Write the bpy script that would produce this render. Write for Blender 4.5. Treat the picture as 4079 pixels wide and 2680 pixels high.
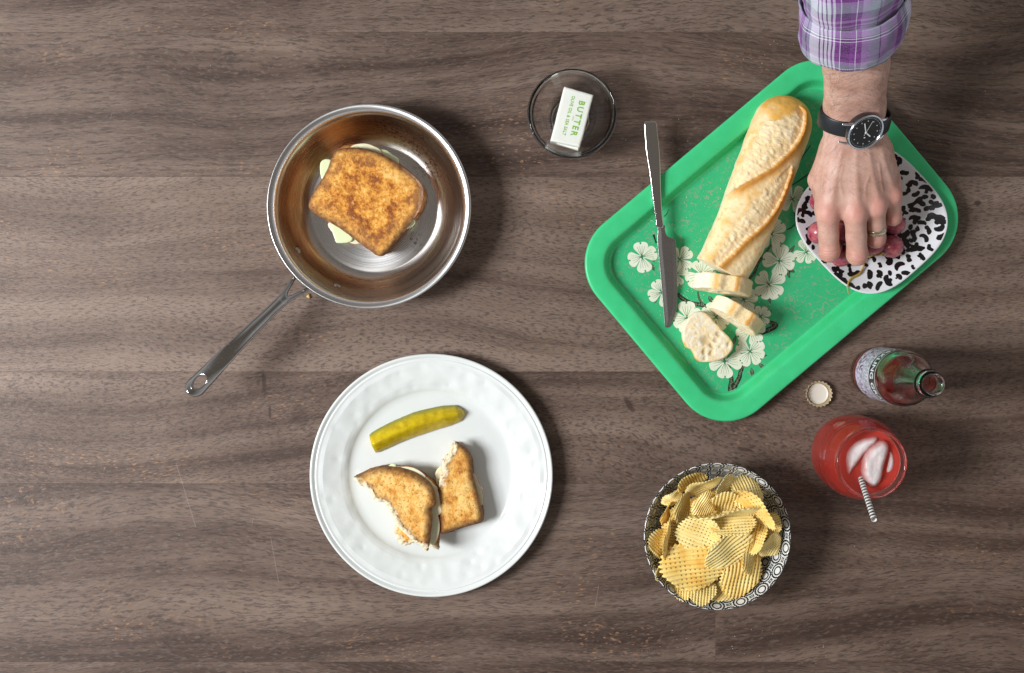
import bpy, bmesh, math, random
import numpy as np
from mathutils import Vector, Matrix

random.seed(7)
RNG = np.random.RandomState(11)
for _o in list(bpy.data.objects):
    bpy.data.objects.remove(_o, do_unlink=True)
SCN = bpy.context.scene
COL = SCN.collection

# ------------------------------------------------------------------ camera
# lengths are written in millimetres; the table top is z = 0, the camera hangs above it
H = 1500.0            # camera height
SC = 3.4              # photograph pixels per millimetre on the table
NX, NY = 2039.5, 1180.0
def P(px, py, z=0.0):
    f = (H - z) / H / SC
    return np.array([(px - NX) * f, (NY - py) * f, z])
def PX(pts, z):
    return np.array([P(a, b, z)[:2] for a, b in pts])
cam_d = bpy.data.cameras.new('camera')
cam = bpy.data.objects.new('camera', cam_d)
COL.objects.link(cam)
cam.location = (0, 0, H / 1000)
cam.rotation_euler = (0, 0, 0)
cam_d.sensor_width = 36
cam_d.lens = 36 * H / (4079 / SC)
cam_d.shift_y = -(1340 - NY) / 4079
cam_d.clip_start = 0.05
cam_d.clip_end = 50
SCN.camera = cam

# ------------------------------------------------------------------ world and light
wd = bpy.data.worlds.new('World')
SCN.world = wd
wd.use_nodes = True
bg = wd.node_tree.nodes['Background']
# a plain room: pale walls all round, a browner, darker ceiling overhead
_wn = wd.node_tree
_tc = _wn.nodes.new('ShaderNodeTexCoord'); _sx = _wn.nodes.new('ShaderNodeSeparateXYZ'); _cr = _wn.nodes.new('ShaderNodeValToRGB')
_wn.links.new(_tc.outputs['Generated'], _sx.inputs[0]); _wn.links.new(_sx.outputs[2], _cr.inputs[0]); _wn.links.new(_cr.outputs[0], bg.inputs[0])
_cr.color_ramp.elements[0].position = 0.15; _cr.color_ramp.elements[0].color = (1.45, 1.5, 1.55, 1)
_cr.color_ramp.elements[1].position = 0.90; _cr.color_ramp.elements[1].color = (0.44, 0.38, 0.33, 1)
bg.inputs[1].default_value = 0.38

# a tall paned window to the left of the table, sending cool daylight across it
WIN = Vector((-1.85, -0.19, 1.80))
aim = (Vector((0.05, 0.0, 0.0)) - WIN).normalized()
q = aim.to_track_quat('-Z', 'Y')
side = q @ Vector((1, 0, 0)); up = q @ Vector((0, 1, 0))
for i in range(2):
    for j in range(3):
        ld = bpy.data.lights.new('window_pane_light', 'AREA')
        ld.shape = 'RECTANGLE'; ld.size = 0.29; ld.size_y = 0.29
        ld.energy = 15.0
        ld.color = (0.97, 0.985, 1.0)
        lo = bpy.data.objects.new('window_pane_light', ld)
        COL.objects.link(lo)
        lo.location = WIN + side * (i - 0.5) * 0.325 + up * (j - 1) * 0.325
        lo.rotation_euler = q.to_euler()

SCN.view_settings.view_transform = 'Standard'
SCN.view_settings.look = 'None'
SCN.view_settings.exposure = 0.0
SCN.view_settings.gamma = 1.0
SCN.view_settings.use_curve_mapping = False
SCN.render.engine = 'CYCLES'
SCN.cycles.use_denoising = True
SCN.cycles.max_bounces = 14
SCN.cycles.transmission_bounces = 12
SCN.cycles.glossy_bounces = 6
SCN.cycles.transparent_max_bounces = 12
SCN.cycles.sample_clamp_indirect = 6.0
SCN.cycles.blur_glossy = 0.3

# ------------------------------------------------------------------ helpers: objects
ORG = {}
def tag(o, label=None, cat=None, group=None, kind=None):
    if label: o['label'] = label
    if cat: o['category'] = cat
    if group: o['group'] = group
    if kind: o['kind'] = kind
    return o
def thing(name, label, cat, org, group=None, kind=None):
    o = bpy.data.objects.new(name, None)
    COL.objects.link(o)
    o.empty_display_size = 0.02
    o.location = Vector([float(c) for c in org]) * 0.001
    ORG[o] = np.array(org, float)
    return tag(o, label, cat, group, kind)
def mesh_data(name, V, F, mat, smooth=True, uv=None, attrs=None, cols=None):
    me = bpy.data.meshes.new(name)
    V = np.asarray(V, float) * 0.001
    F = F.tolist() if isinstance(F, np.ndarray) else F
    me.from_pydata(V.tolist(), [], F)
    if mat: me.materials.append(mat)
    if smooth: me.polygons.foreach_set('use_smooth', [True] * len(me.polygons))
    if uv is not None:
        uvl = me.uv_layers.new(name='UVMap')
        li = np.zeros(len(me.loops), np.int32); me.loops.foreach_get('vertex_index', li)
        uvl.data.foreach_set('uv', np.asarray(uv, np.float32)[li].ravel())
    if attrs:
        for k, a in attrs.items():
            at = me.attributes.new(k, 'FLOAT', 'POINT')
            at.data.foreach_set('value', np.asarray(a, np.float32))
    if cols is not None:
        at = me.attributes.new('col', 'FLOAT_COLOR', 'POINT')
        c4 = np.ones((len(V), 4), np.float32); c4[:, :3] = np.clip(cols, 0, 1)
        at.data.foreach_set('color', c4.ravel())
    me.update()
    return me
def part(name, V, F, mat, parent=None, org=None, **kw):
    """one mesh object; V in world millimetres; a child shares its thing's origin"""
    V = np.asarray(V, float)
    if parent is not None: org = ORG[parent]
    elif org is None: org = np.array([*(V.min(0)[:2] + V.max(0)[:2]) / 2, V[:, 2].min()])
    org = np.asarray(org, float)
    me = mesh_data(name, V - org, F, mat, **kw)
    o = bpy.data.objects.new(name, me)
    COL.objects.link(o)
    ORG[o] = org
    if parent is not None: o.parent = parent
    else: o.location = Vector(org.tolist()) * 0.001
    return o
def solo(name, label, cat, V, F, mat, group=None, kind=None, **kw):
    return tag(part(name, V, F, mat, **kw), label, cat, group, kind)

# ------------------------------------------------------------------ helpers: shapes
def lathe(prof, n=96, c=(0, 0, 0), rmod=None):
    """prof: (r, z) list; r = 0 ends become poles. returns V, F, UV(angle, running length)"""
    prof = [tuple(p) for p in prof]
    V, UV, rings = [], [], []
    L = 0
    for i, (r, z) in enumerate(prof):
        if i: L += math.hypot(r - prof[i-1][0], z - prof[i-1][1])
        if r < 1e-6:
            rings.append([len(V)]); V.append((0, 0, z)); UV.append((0.5, L))
        else:
            ids = []
            for k in range(n):
                a = 2 * math.pi * k / n
                rr = r * (rmod(a, r, z) if rmod else 1)
                ids.append(len(V)); V.append((rr * math.cos(a), rr * math.sin(a), z)); UV.append((k / n, L))
            rings.append(ids)
    F = []
    for A, B in zip(rings[:-1], rings[1:]):
        for k in range(n):
            k2 = (k + 1) % n
            if len(A) == 1 and len(B) == 1: break
            if len(A) == 1: F.append((A[0], B[k2], B[k]))
            elif len(B) == 1: F.append((A[k], A[k2], B[0]))
            else: F.append((A[k], A[k2], B[k2], B[k]))
    V = np.array(V, float) + np.array(c, float)
    return V, F, np.array(UV)
def cr(pts, n=6, closed=True):
    """Catmull-Rom through pts"""
    p = np.asarray(pts, float); m = len(p); out = []
    rng_ = range(m) if closed else range(m - 1)
    for i in rng_:
        if closed: a, b, c, d = p[i-1], p[i], p[(i+1) % m], p[(i+2) % m]
        else: a, b, c, d = p[max(i-1, 0)], p[i], p[i+1], p[min(i+2, m-1)]
        for k in range(n):
            t = k / n
            out.append(0.5 * ((2*b) + (c-a)*t + (2*a-5*b+4*c-d)*t*t + (3*b-a-3*c+d)*t**3))
    if not closed: out.append(p[-1])
    return np.array(out)
def tube(path, rad, n=10, cap=True, uvscale=1.0):
    path = np.asarray(path, float); m = len(path)
    rad = np.broadcast_to(np.asarray(rad, float), (m,))
    T = np.gradient(path, axis=0); T /= np.linalg.norm(T, axis=1)[:, None] + 1e-9
    ref = np.array([0, 0, 1.0]) if abs(T[0][2]) < 0.9 else np.array([1.0, 0, 0])
    u = np.cross(T[0], ref); u /= np.linalg.norm(u)
    V, F, UV = [], [], []; L = 0
    for i in range(m):
        u = u - T[i] * np.dot(u, T[i]); u /= np.linalg.norm(u)
        w = np.cross(T[i], u)
        if i: L += np.linalg.norm(path[i] - path[i-1])
        for k in range(n):
            a = 2 * math.pi * k / n
            V.append(path[i] + rad[i] * (math.cos(a) * u + math.sin(a) * w)); UV.append((k / n, L * uvscale))
    for i in range(m - 1):
        for k in range(n):
            k2 = (k + 1) % n
            F.append((i*n+k, i*n+k2, (i+1)*n+k2, (i+1)*n+k))
    if cap:
        F.append(tuple(range(n-1, -1, -1))); F.append(tuple((m-1)*n + k for k in range(n)))
    return np.array(V), F, np.array(UV)
def join(*items):
    V, F, o = [], [], 0
    for v, f in items:
        V.append(np.asarray(v, float)); F += [tuple(int(i) + o for i in ff) for ff in f]; o += len(v)
    return np.vstack(V), F
def box(c, s, rz=0.0):
    x, y, z = [k / 2 for k in s]
    V = np.array([(a*x, b*y, d*z) for d in (-1, 1) for a, b in ((-1,-1),(1,-1),(1,1),(-1,1))])
    F = [(3,2,1,0),(4,5,6,7),(0,1,5,4),(1,2,6,5),(2,3,7,6),(3,0,4,7)]
    cz, sz = math.cos(rz), math.sin(rz)
    R = np.array([[cz,-sz,0],[sz,cz,0],[0,0,1]])
    return V @ R.T + np.array(c), F

# value noise
def _hash(ix, iy, iz, seed):
    n = (ix * 374761393 + iy * 668265263 + iz * 2147483647 + seed * 974634777) & 0xFFFFFFFF
    n = ((n ^ (n >> 13)) * 1274126177) & 0xFFFFFFFF
    n = n ^ (n >> 16)
    return (n & 0xFFFF) / 65535.0
def vnoise(p, seed=0):
    p = np.asarray(p, float)
    i = np.floor(p).astype(np.int64); f = p - i; f = f*f*(3-2*f)
    r = 0
    for dx in (0, 1):
        for dy in (0, 1):
            for dz in (0, 1):
                w = (f[..., 0] if dx else 1-f[..., 0]) * (f[..., 1] if dy else 1-f[..., 1]) * (f[..., 2] if dz else 1-f[..., 2])
                r = r + w * _hash(i[..., 0]+dx, i[..., 1]+dy, i[..., 2]+dz, seed)
    return r - 0.5
def fbm(p, oct=3, seed=0):
    r = 0; a = 1.0; p = np.asarray(p, float)
    for k in range(oct):
        r = r + a * vnoise(p, seed + k); p = p * 2.03; a *= 0.5
    return r

# signed distance fields meshed with surface nets
def nets(vals, lo, h):
    vals = vals.astype(np.float32); sh = vals.shape
    ncell = tuple(s - 1 for s in sh)
    acc = np.zeros(ncell + (3,), np.float32); cnt = np.zeros(ncell, np.float32)
    def sl(o): return tuple(slice(o[i], o[i] + ncell[i]) for i in range(3))
    for ax in range(3):
        o1, o2 = [i for i in range(3) if i != ax]
        for a in (0, 1):
            for b in (0, 1):
                off = [0, 0, 0]; off[o1] = a; off[o2] = b
                of2 = list(off); of2[ax] = 1
                A = vals[sl(off)]; B = vals[sl(of2)]
                m = (A < 0) != (B < 0)
                t = np.where(m, A / np.where(m, A - B, 1), 0)
                acc[..., ax] += t * m; acc[..., o1] += a * m; acc[..., o2] += b * m
                cnt += m
    act = cnt > 0
    idx = -np.ones(ncell, np.int64); idx[act] = np.arange(act.sum())
    base = np.argwhere(act)
    V = (base + acc[act] / cnt[act][:, None]) * h + np.asarray(lo)
    F = []
    for ax in range(3):
        o1, o2 = (ax + 1) % 3, (ax + 2) % 3
        s1 = [slice(None)] * 3; s2 = [slice(None)] * 3
        s1[ax] = slice(0, -1); s2[ax] = slice(1, None)
        A = vals[tuple(s1)] < 0; B = vals[tuple(s2)] < 0
        e = np.argwhere(A != B)
        e = e[(e[:, o1] > 0) & (e[:, o1] < sh[o1]-1) & (e[:, o2] > 0) & (e[:, o2] < sh[o2]-1)]
        if not len(e): continue
        q = []
        for d1, d2 in ((-1, -1), (0, -1), (0, 0), (-1, 0)):
            c = e.copy(); c[:, o1] += d1; c[:, o2] += d2
            q.append(idx[c[:, 0], c[:, 1], c[:, 2]])
        q = np.stack(q, 1)
        ins = A[e[:, 0], e[:, 1], e[:, 2]]
        q[~ins] = q[~ins][:, ::-1]
        F.append(q)
    return V, np.vstack(F)
class Field:
    def __init__(s, lo, hi, h):
        s.lo = np.array(lo, float); s.h = h
        n = np.ceil((np.array(hi) - s.lo) / h).astype(int) + 1
        s.ax = [s.lo[i] + np.arange(n[i]) * h for i in range(3)]
        s.d = np.full(n, 60.0, np.float32)
    def grid(s, lo=None, hi=None):
        sl = []
        for i in range(3):
            a = 0 if lo is None else int(np.searchsorted(s.ax[i], lo[i]))
            b = len(s.ax[i]) if hi is None else int(np.searchsorted(s.ax[i], hi[i]))
            sl.append(slice(a, max(b, a)))
        g = np.meshgrid(*[s.ax[i][sl[i]] for i in range(3)], indexing='ij', sparse=True)
        return tuple(sl), g
    def put(s, fn, lo, hi, k=0.0, sub=False):
        sl, g = s.grid(lo, hi)
        if any(x.stop <= x.start for x in sl): return
        d = fn(*g); o = s.d[sl]
        if sub:
            s.d[sl] = np.maximum(o, -d) if k <= 0 else -smin(-o, d, k)
        else:
            s.d[sl] = np.minimum(o, d) if k <= 0 else smin(o, d, k)
    def cap(s, a, b, ra, rb, k=0.0, sub=False):
        a = np.asarray(a, float); b = np.asarray(b, float)
        pad = max(ra, rb) + k + 2 * s.h + 3
        ab = b - a; l2 = float(ab @ ab) + 1e-9
        def fn(x, y, z):
            t = np.clip(((x-a[0])*ab[0] + (y-a[1])*ab[1] + (z-a[2])*ab[2]) / l2, 0, 1)
            return np.sqrt((x-a[0]-t*ab[0])**2 + (y-a[1]-t*ab[1])**2 + (z-a[2]-t*ab[2])**2) - (ra + t*(rb-ra))
        s.put(fn, np.minimum(a, b) - pad, np.maximum(a, b) + pad, k, sub)
    def ell(s, c, r, k=0.0, R=None, sub=False):
        c = np.asarray(c, float); r = np.asarray(r, float)
        pad = r.max() + k + 2 * s.h + 3
        R = np.eye(3) if R is None else np.asarray(R)
        def fn(x, y, z):
            dx, dy, dz = x-c[0], y-c[1], z-c[2]
            u = [(R[0][i]*dx + R[1][i]*dy + R[2][i]*dz) / r[i] for i in range(3)]
            l = np.sqrt(u[0]**2 + u[1]**2 + u[2]**2)
            return (l - 1) * r.min() * np.clip(l, 0.6, 1.0) if False else (l - 1) * r.min()
        s.put(fn, c - pad, c + pad, k, sub)
    def mesh(s):
        return nets(s.d, s.lo, s.h)
def smin(a, b, k):
    h = np.maximum(k - np.abs(a - b), 0) / k
    return np.minimum(a, b) - h*h*k*0.25
def poly_sdf(x, y, poly):
    p = np.asarray(poly, float); d2 = np.full(np.broadcast(x, y).shape, 1e9); ins = np.zeros(d2.shape, bool)
    for a, b in zip(p, np.roll(p, -1, 0)):
        e = b - a; l2 = e @ e + 1e-12
        t = np.clip(((x-a[0])*e[0] + (y-a[1])*e[1]) / l2, 0, 1)
        d2 = np.minimum(d2, (x-a[0]-t*e[0])**2 + (y-a[1]-t*e[1])**2)
        c = ((a[1] > y) != (b[1] > y))
        if abs(e[1]) > 1e-12:
            ins ^= c & (x < (y - a[1]) / e[1] * e[0] + a[0])
    d = np.sqrt(d2)
    return np.where(ins, -d, d)
def line_dist(x, y, pts):
    """distance to an open polyline, signed side (+ = right of travel) and position along it 0..1"""
    p = np.asarray(pts, float); best = np.full(np.shape(x), 1e9); sg = np.zeros(np.shape(x)); tt = np.zeros(np.shape(x))
    n = len(p) - 1
    for i in range(n):
        a, b = p[i], p[i+1]; e = b - a; l2 = e @ e + 1e-12
        t = np.clip(((x-a[0])*e[0] + (y-a[1])*e[1]) / l2, 0, 1)
        dx = x-a[0]-t*e[0]; dy = y-a[1]-t*e[1]; d = np.hypot(dx, dy)
        cr_ = e[0]*dy - e[1]*dx
        m = d < best
        best = np.where(m, d, best); sg = np.where(m, -np.sign(cr_), sg); tt = np.where(m, (i + t) / n, tt)
    return best, sg, tt
def slab(poly, thick, rnd, h=1.0, holes=(), wob=0.0, wscale=0.2, seed=0, topwob=0.0):
    """rounded plate with a free outline; mid plane at z = 0. returns V, F, inside depth d2 (negative inside)"""
    poly = np.asarray(poly, float)
    m = 3 * h + wob
    lo = np.array([*(poly.min(0) - m), -thick/2 - m]); hi = np.array([*(poly.max(0) + m), thick/2 + m])
    f = Field(lo, hi, h)
    _, (x, y, z) = f.grid()
    d2 = poly_sdf(x[..., 0], y[..., 0], poly)[..., None]
    for hp in holes: d2 = np.maximum(d2, -poly_sdf(x[..., 0], y[..., 0], hp)[..., None])
    zz = z
    if wob:
        X, Y, Z = np.broadcast_arrays(x, y, z)
        d2 = d2 + wob * 2 * fbm(np.stack([X, Y, Z], -1) * wscale, 3, seed)
    if topwob:
        X, Y = np.broadcast_arrays(x[..., 0], y[..., 0])
        zz = z + (topwob * 2 * fbm(np.stack([X, Y, X*0], -1) * wscale, 3, seed + 9))[..., None]
    qx = d2 + rnd; qz = np.abs(zz) - thick/2 + rnd
    f.d = (np.minimum(np.maximum(qx, qz), 0) + np.sqrt(np.maximum(qx, 0)**2 + np.maximum(qz, 0)**2) - rnd).astype(np.float32)
    V, F = f.mesh()
    return V, F, poly_sdf(V[:, 0], V[:, 1], poly)
def smooth_mesh(V, F, it=2, lam=0.5):
    e = np.vstack([F[:, [0, 1]], F[:, [1, 2]], F[:, [2, 3]], F[:, [3, 0]]])
    e = np.vstack([e, e[:, ::-1]])
    n = np.bincount(e[:, 0], minlength=len(V)).astype(float)[:, None]
    for _ in range(it):
        s = np.stack([np.bincount(e[:, 0], weights=V[e[:, 1], k], minlength=len(V)) for k in range(3)], 1)
        V = V + lam * (s / np.maximum(n, 1) - V)
    return V
def text_mesh(s, size, bold=0.0, space=1.0):
    cu = bpy.data.curves.new('lettering', 'FONT'); cu.body = s; cu.size = size
    cu.align_x = 'CENTER'; cu.align_y = 'CENTER'; cu.offset = bold; cu.space_character = space
    cu.resolution_u = 3
    ob = bpy.data.objects.new('lettering_source', cu); COL.objects.link(ob)
    dg = bpy.context.evaluated_depsgraph_get()
    me = ob.evaluated_get(dg).to_mesh()
    V = np.array([v.co[:] for v in me.vertices]); F = [tuple(p.vertices) for p in me.polygons]
    ob.evaluated_get(dg).to_mesh_clear()
    bpy.data.objects.remove(ob, do_unlink=True); bpy.data.curves.remove(cu)
    return V, F

# ------------------------------------------------------------------ helpers: materials
def lin(r, g, b):
    f = lambda c: (c/255/12.92) if c/255 <= 0.04045 else ((c/255 + 0.055)/1.055)**2.4
    return (f(r), f(g), f(b), 1)
class Mat:
    def __init__(s, name, **kw):
        s.m = bpy.data.materials.new(name); s.m.use_nodes = True
        s.nt = s.m.node_tree; s.b = s.nt.nodes['Principled BSDF']; s.out = s.nt.nodes['Material Output']
        s.set(**kw)
    def set(s, **kw):
        for k, v in kw.items(): s.put(s.b, k.replace('_', ' '), v)
    def put(s, node, k, v):
        if v is None: return
        sock = node.inputs[k]
        if isinstance(v, bpy.types.NodeSocket): s.nt.links.new(v, sock)
        else:
            if hasattr(sock.default_value, '__len__') and hasattr(v, '__len__') and len(sock.default_value) == 4 and len(v) == 3: v = (*v, 1)
            sock.default_value = v
    def n(s, typ, ins=None, **props):
        nd = s.nt.nodes.new('ShaderNode' + typ)
        for k, v in props.items(): setattr(nd, k, v)
        for k, v in (ins or {}).items(): s.put(nd, k, v)
        return nd
    def math(s, op, a, b=None, c=None, clamp=False):
        nd = s.n('Math', {0: a, 1: b, 2: c}, operation=op, use_clamp=clamp)
        return nd.outputs[0]
    def vmath(s, op, a, b=None, sc=None):
        nd = s.n('VectorMath', {0: a, 1: b}, operation=op)
        if sc is not None: s.put(nd, 'Scale', sc)
        return nd.outputs[0]
    def mm(s, which='Object'):
        return s.vmath('SCALE', s.n('TexCoord').outputs[which], sc=1000.0)
    def uv(s):
        return s.n('TexCoord').outputs['UV']
    def mul(s, v, xyz): return s.vmath('MULTIPLY', v, xyz)
    def noise(s, v, scale, detail=2, rough=0.5, dist=0.0, col=False):
        nd = s.n('TexNoise', {'Vector': v, 'Scale': scale, 'Detail': detail, 'Roughness': rough, 'Distortion': dist})
        return nd.outputs['Color' if col else 'Fac']
    def ramp(s, fac, stops, interp='LINEAR'):
        nd = s.n('ValToRGB', {'Fac': fac}); r = nd.color_ramp; r.interpolation = interp
        while len(r.elements) < len(stops): r.elements.new(0.5)
        for e, (p, c) in zip(r.elements, stops):
            e.position = p; e.color = (c, c, c, 1) if not hasattr(c, '__len__') else ((*c, 1) if len(c) == 3 else c)
        return nd.outputs[0]
    def mix(s, fac, a, b, blend='MIX'):
        nd = s.n('Mix', {0: fac, 6: a, 7: b}, data_type='RGBA', blend_type=blend)
        return nd.outputs[2]
    def attr(s, name, out='Fac'):
        return s.n('Attribute', attribute_name=name).outputs[out]
    def bump(s, hgt, dist_mm=0.3, strength=1.0, normal=None):
        nd = s.n('Bump', {'Height': hgt, 'Strength': strength, 'Distance': dist_mm * 0.001})
        if normal is not None: s.put(nd, 'Normal', normal)
        s.put(s.b, 'Normal', nd.outputs[0]); return nd.outputs[0]
    def xyz(s, v):
        return s.n('SeparateXYZ', {0: v}).outputs
def plain(name, col, rough=0.5, **kw):
    return Mat(name, Base_Color=col, Roughness=rough, **kw).m
# ================================================================== the table
def wood_material():
    m = Mat('walnut_wood')
    pos = m.vmath('SCALE', m.n('NewGeometry').outputs['Position'], sc=1000.0)
    oi = m.n('ObjectInfo')
    rnd = m.math('FRACT', m.math('MULTIPLY', oi.outputs['Object Index'], 0.6180339))
    oc = m.n('SeparateColor', {0: oi.outputs['Color']}).outputs      # each board: tone, warmth, length of its pores
    off = m.n('CombineXYZ', {0: m.math('MULTIPLY', rnd, 3170.0), 1: m.math('MULTIPLY', rnd, 5230.0), 2: m.math('MULTIPLY', rnd, 911.0)}).outputs[0]
    p = m.vmath('ADD', pos, off)
    # slow sweep of the grain
    w1 = m.noise(m.mul(p, (1/560, 1/280, 1)), 1.0, 1.0, 0.4)
    w2 = m.noise(m.mul(p, (1/110, 1/45, 1)), 1.0, 1, 0.5)
    w3 = m.noise(m.mul(p, (1/7, 1/4.5, 1)), 1.0, 1, 0.5)
    dy = m.math('ADD', m.math('MULTIPLY', m.math('SUBTRACT', w1, 0.5), 130.0), m.math('MULTIPLY', m.math('SUBTRACT', w2, 0.5), 9.0))
    dyf = m.math('ADD', dy, m.math('MULTIPLY', m.math('SUBTRACT', w3, 0.5), 3.4))
    pw = m.vmath('ADD', p, m.n('CombineXYZ', {1: dy}).outputs[0])
    pf = m.vmath('ADD', p, m.n('CombineXYZ', {1: dyf}).outputs[0])
    big = m.noise(m.mul(pw, (1/900, 1/34, 1)), 1.0, 2.5, 0.5)
    fine = m.noise(m.mul(pw, (1/220, 1/6, 1)), 1.0, 3, 0.6)
    cloud = m.noise(m.mul(p, (1/190, 1/110, 1)), 1.0, 2, 0.5)
    ribbon = m.noise(m.mul(pf, (1/60, 1/16, 1)), 1.0, 2, 0.5)
    tone = m.math('ADD', m.math('MULTIPLY', big, 0.66), m.math('ADD', m.math('MULTIPLY', fine, 0.24), m.math('ADD', m.math('MULTIPLY', cloud, 0.30), m.math('MULTIPLY', ribbon, 0.12))))
    tone = m.math('ADD', tone, m.math('MULTIPLY', m.math('SUBTRACT', oc[0], 0.5), 0.34))
    base = m.ramp(tone, [(0.50, (0.064, 0.040, 0.031)), (0.60, (0.114, 0.078, 0.061)), (0.70, (0.162, 0.117, 0.093)), (0.84, (0.222, 0.166, 0.135))])
    base = m.mix(m.math('MULTIPLY', oc[1], 0.5), base, m.mix(1.0, base, (1.12, 0.88, 0.74, 1), 'MULTIPLY'))
    # pores: short dark dashes lying along the grain, bent into worm tracks where the figure is strong
    sx = m.math('DIVIDE', 1.0, m.math('ADD', 3.4, m.math('MULTIPLY', oc[2], 17.0)))
    pvec = m.n('CombineXYZ', {0: m.math('MULTIPLY', m.xyz(pf)[0], sx), 1: m.math('MULTIPLY', m.xyz(pf)[1], 1/1.4), 2: rnd}).outputs[0]
    po = m.noise(pvec, 1.0, 2.0, 0.55)
    pmask = m.noise(m.mul(pw, (1/150, 1/20, 1)), 1.0, 2, 0.5)
    thr = m.math('SUBTRACT', po, m.math('MULTIPLY', m.math('SUBTRACT', pmask, 0.5), 0.12))
    pore = m.ramp(thr, [(0.37, 1.0), (0.51, 0.0)])
    col = m.mix(m.math('MULTIPLY', pore, 0.60), base, (0.030, 0.021, 0.019, 1))
    # pale flecks between the pores
    fl = m.noise(m.mul(pf, (1/8, 1/1.9, 1.0)), 1.0, 2, 0.5)
    col = m.mix(m.math('MULTIPLY', m.ramp(fl, [(0.54, 0.0), (0.68, 1.0)]), 0.26), col, (0.25, 0.195, 0.162, 1))
    of = m.math('MULTIPLY', m.ramp(m.noise(m.mul(pf, (1/7, 1/2.2, 1)), 1.0, 1), [(0.63, 0.0), (0.70, 1.0)]),
                m.ramp(m.noise(m.mul(p, (1/130, 1/60, 1)), 1.0, 1), [(0.56, 0.0), (0.70, 0.55)]))
    col = m.mix(of, col, (0.42, 0.22, 0.11, 1))
    # knots and further dark ovals, set at fixed spots on the boards
    for (px, py, rx, ry, ang) in ((2505, 1610, 14, 42, 0.5), (2965, 1790, 34, 10, -0.12), (3895, 810, 17, 16, 0.0), (1052, 1530, 11, 60, 0.06), (1075, 1640, 7, 34, 0.0), (1195, 1655, 40, 60, 0.1)):
        c = P(px, py)
        d = m.vmath('SUBTRACT', pos, (c[0], c[1], 0))
        x, y, _ = m.xyz(m.n('VectorRotate', {'Vector': d, 'Angle': -ang}, rotation_type='Z_AXIS').outputs[0])
        e = m.math('ADD', m.math('POWER', m.math('DIVIDE', x, rx/SC), 2.0), m.math('POWER', m.math('DIVIDE', y, ry/SC), 2.0))
        e = m.math('ADD', e, m.math('MULTIPLY', m.math('SUBTRACT', w3, 0.5), 0.9))
        k = m.ramp(e, [(0.25, 0.75 if rx < 36 else 0.4), (1.0, 0.0)])
        col = m.mix(k, col, (0.042, 0.024, 0.020, 1))
    # hairline scratches
    for (x0, y0, x1, y1) in ((700, 1840, 780, 2100), (1010, 2060, 1003, 2090), (1078, 2140, 1110, 2320), (2385, 2330, 2370, 2420), (440, 470, 445, 455), (270, 428, 280, 418)):
        a = P(x0, y0); b = P(x1, y1); e = (b - a)[:2]; L = np.hypot(*e); e = e / L
        d = m.vmath('SUBTRACT', pos, (a[0], a[1], 0))
        t = m.n('VectorMath', {0: d, 1: (e[0], e[1], 0)}, operation='DOT_PRODUCT').outputs['Value']
        s_ = m.n('VectorMath', {0: d, 1: (-e[1], e[0], 0)}, operation='DOT_PRODUCT').outputs['Value']
        on = m.math('MULTIPLY', m.math('LESS_THAN', m.math('ABSOLUTE', s_), 0.22), m.math('MULTIPLY', m.math('GREATER_THAN', t, 0.0), m.math('LESS_THAN', t, float(L))))
        col = m.mix(m.math('MULTIPLY', on, 0.30), col, (0.5, 0.44, 0.40, 1))
    m.set(Base_Color=col, Roughness=m.ramp(m.noise(pf, 0.5, 2), [(0.3, 0.46), (0.7, 0.60)]), Specular_IOR_Level=0.28)
    m.bump(m.math('SUBTRACT', 1.0, pore), 0.10, 0.5)
    return m.m
MW = wood_material()
table = thing('tabletop', 'dark walnut plank tabletop under the whole meal', 'table', (0, 0, 0), kind='structure')
del table['category']
def plank(x0, x1, y0, y1, tone, warm, pore):
    g = 0.03
    a = P(x0, y1); b = P(x1, y0)
    xa, ya, xb, yb = a[0] + g, a[1] + g, b[0] - g, b[1] - g
    t, w = 30.0, 0.15
    V = np.array([(xa, ya, -t), (xb, ya, -t), (xb, yb, -t), (xa, yb, -t), (xa, ya, -w), (xb, ya, -w), (xb, yb, -w), (xa, yb, -w),
                  (xa+w, ya+w, 0), (xb-w, ya+w, 0), (xb-w, yb-w, 0), (xa+w, yb-w, 0)])
    F = [(3,2,1,0), (0,1,5,4), (1,2,6,5), (2,3,7,6), (3,0,4,7), (4,5,9,8), (5,6,10,9), (6,7,11,10), (7,4,8,11), (8,9,10,11)]
    o = part('plank', V, F, MW, table, smooth=False)
    o.color = (tone, warm, pore, 1); o.pass_index = len(table.children) + 2
    return o
XL, XR = -700, 4780
plank(XL, XR, -620, 128, 0.52, 0.3, 0.7)
plank(XL, XR, 128, 703, 0.36, 0.35, 0.75)
plank(XL, XR, 703, 1480, 0.68, 0.45, 0.25)
plank(XL, XR, 1480, 1926, 0.50, 0.5, 0.15)
plank(XL, 2850, 1926, 2636, 0.46, 0.4, 0.55)
plank(2850, XR, 1926, 2266, 0.46, 0.7, 0.35)
plank(2850, XR, 2266, 2636, 0.34, 0.6, 0.6)
plank(XL, XR, 2636, 3300, 0.30, 0.4, 0.7)
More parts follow.
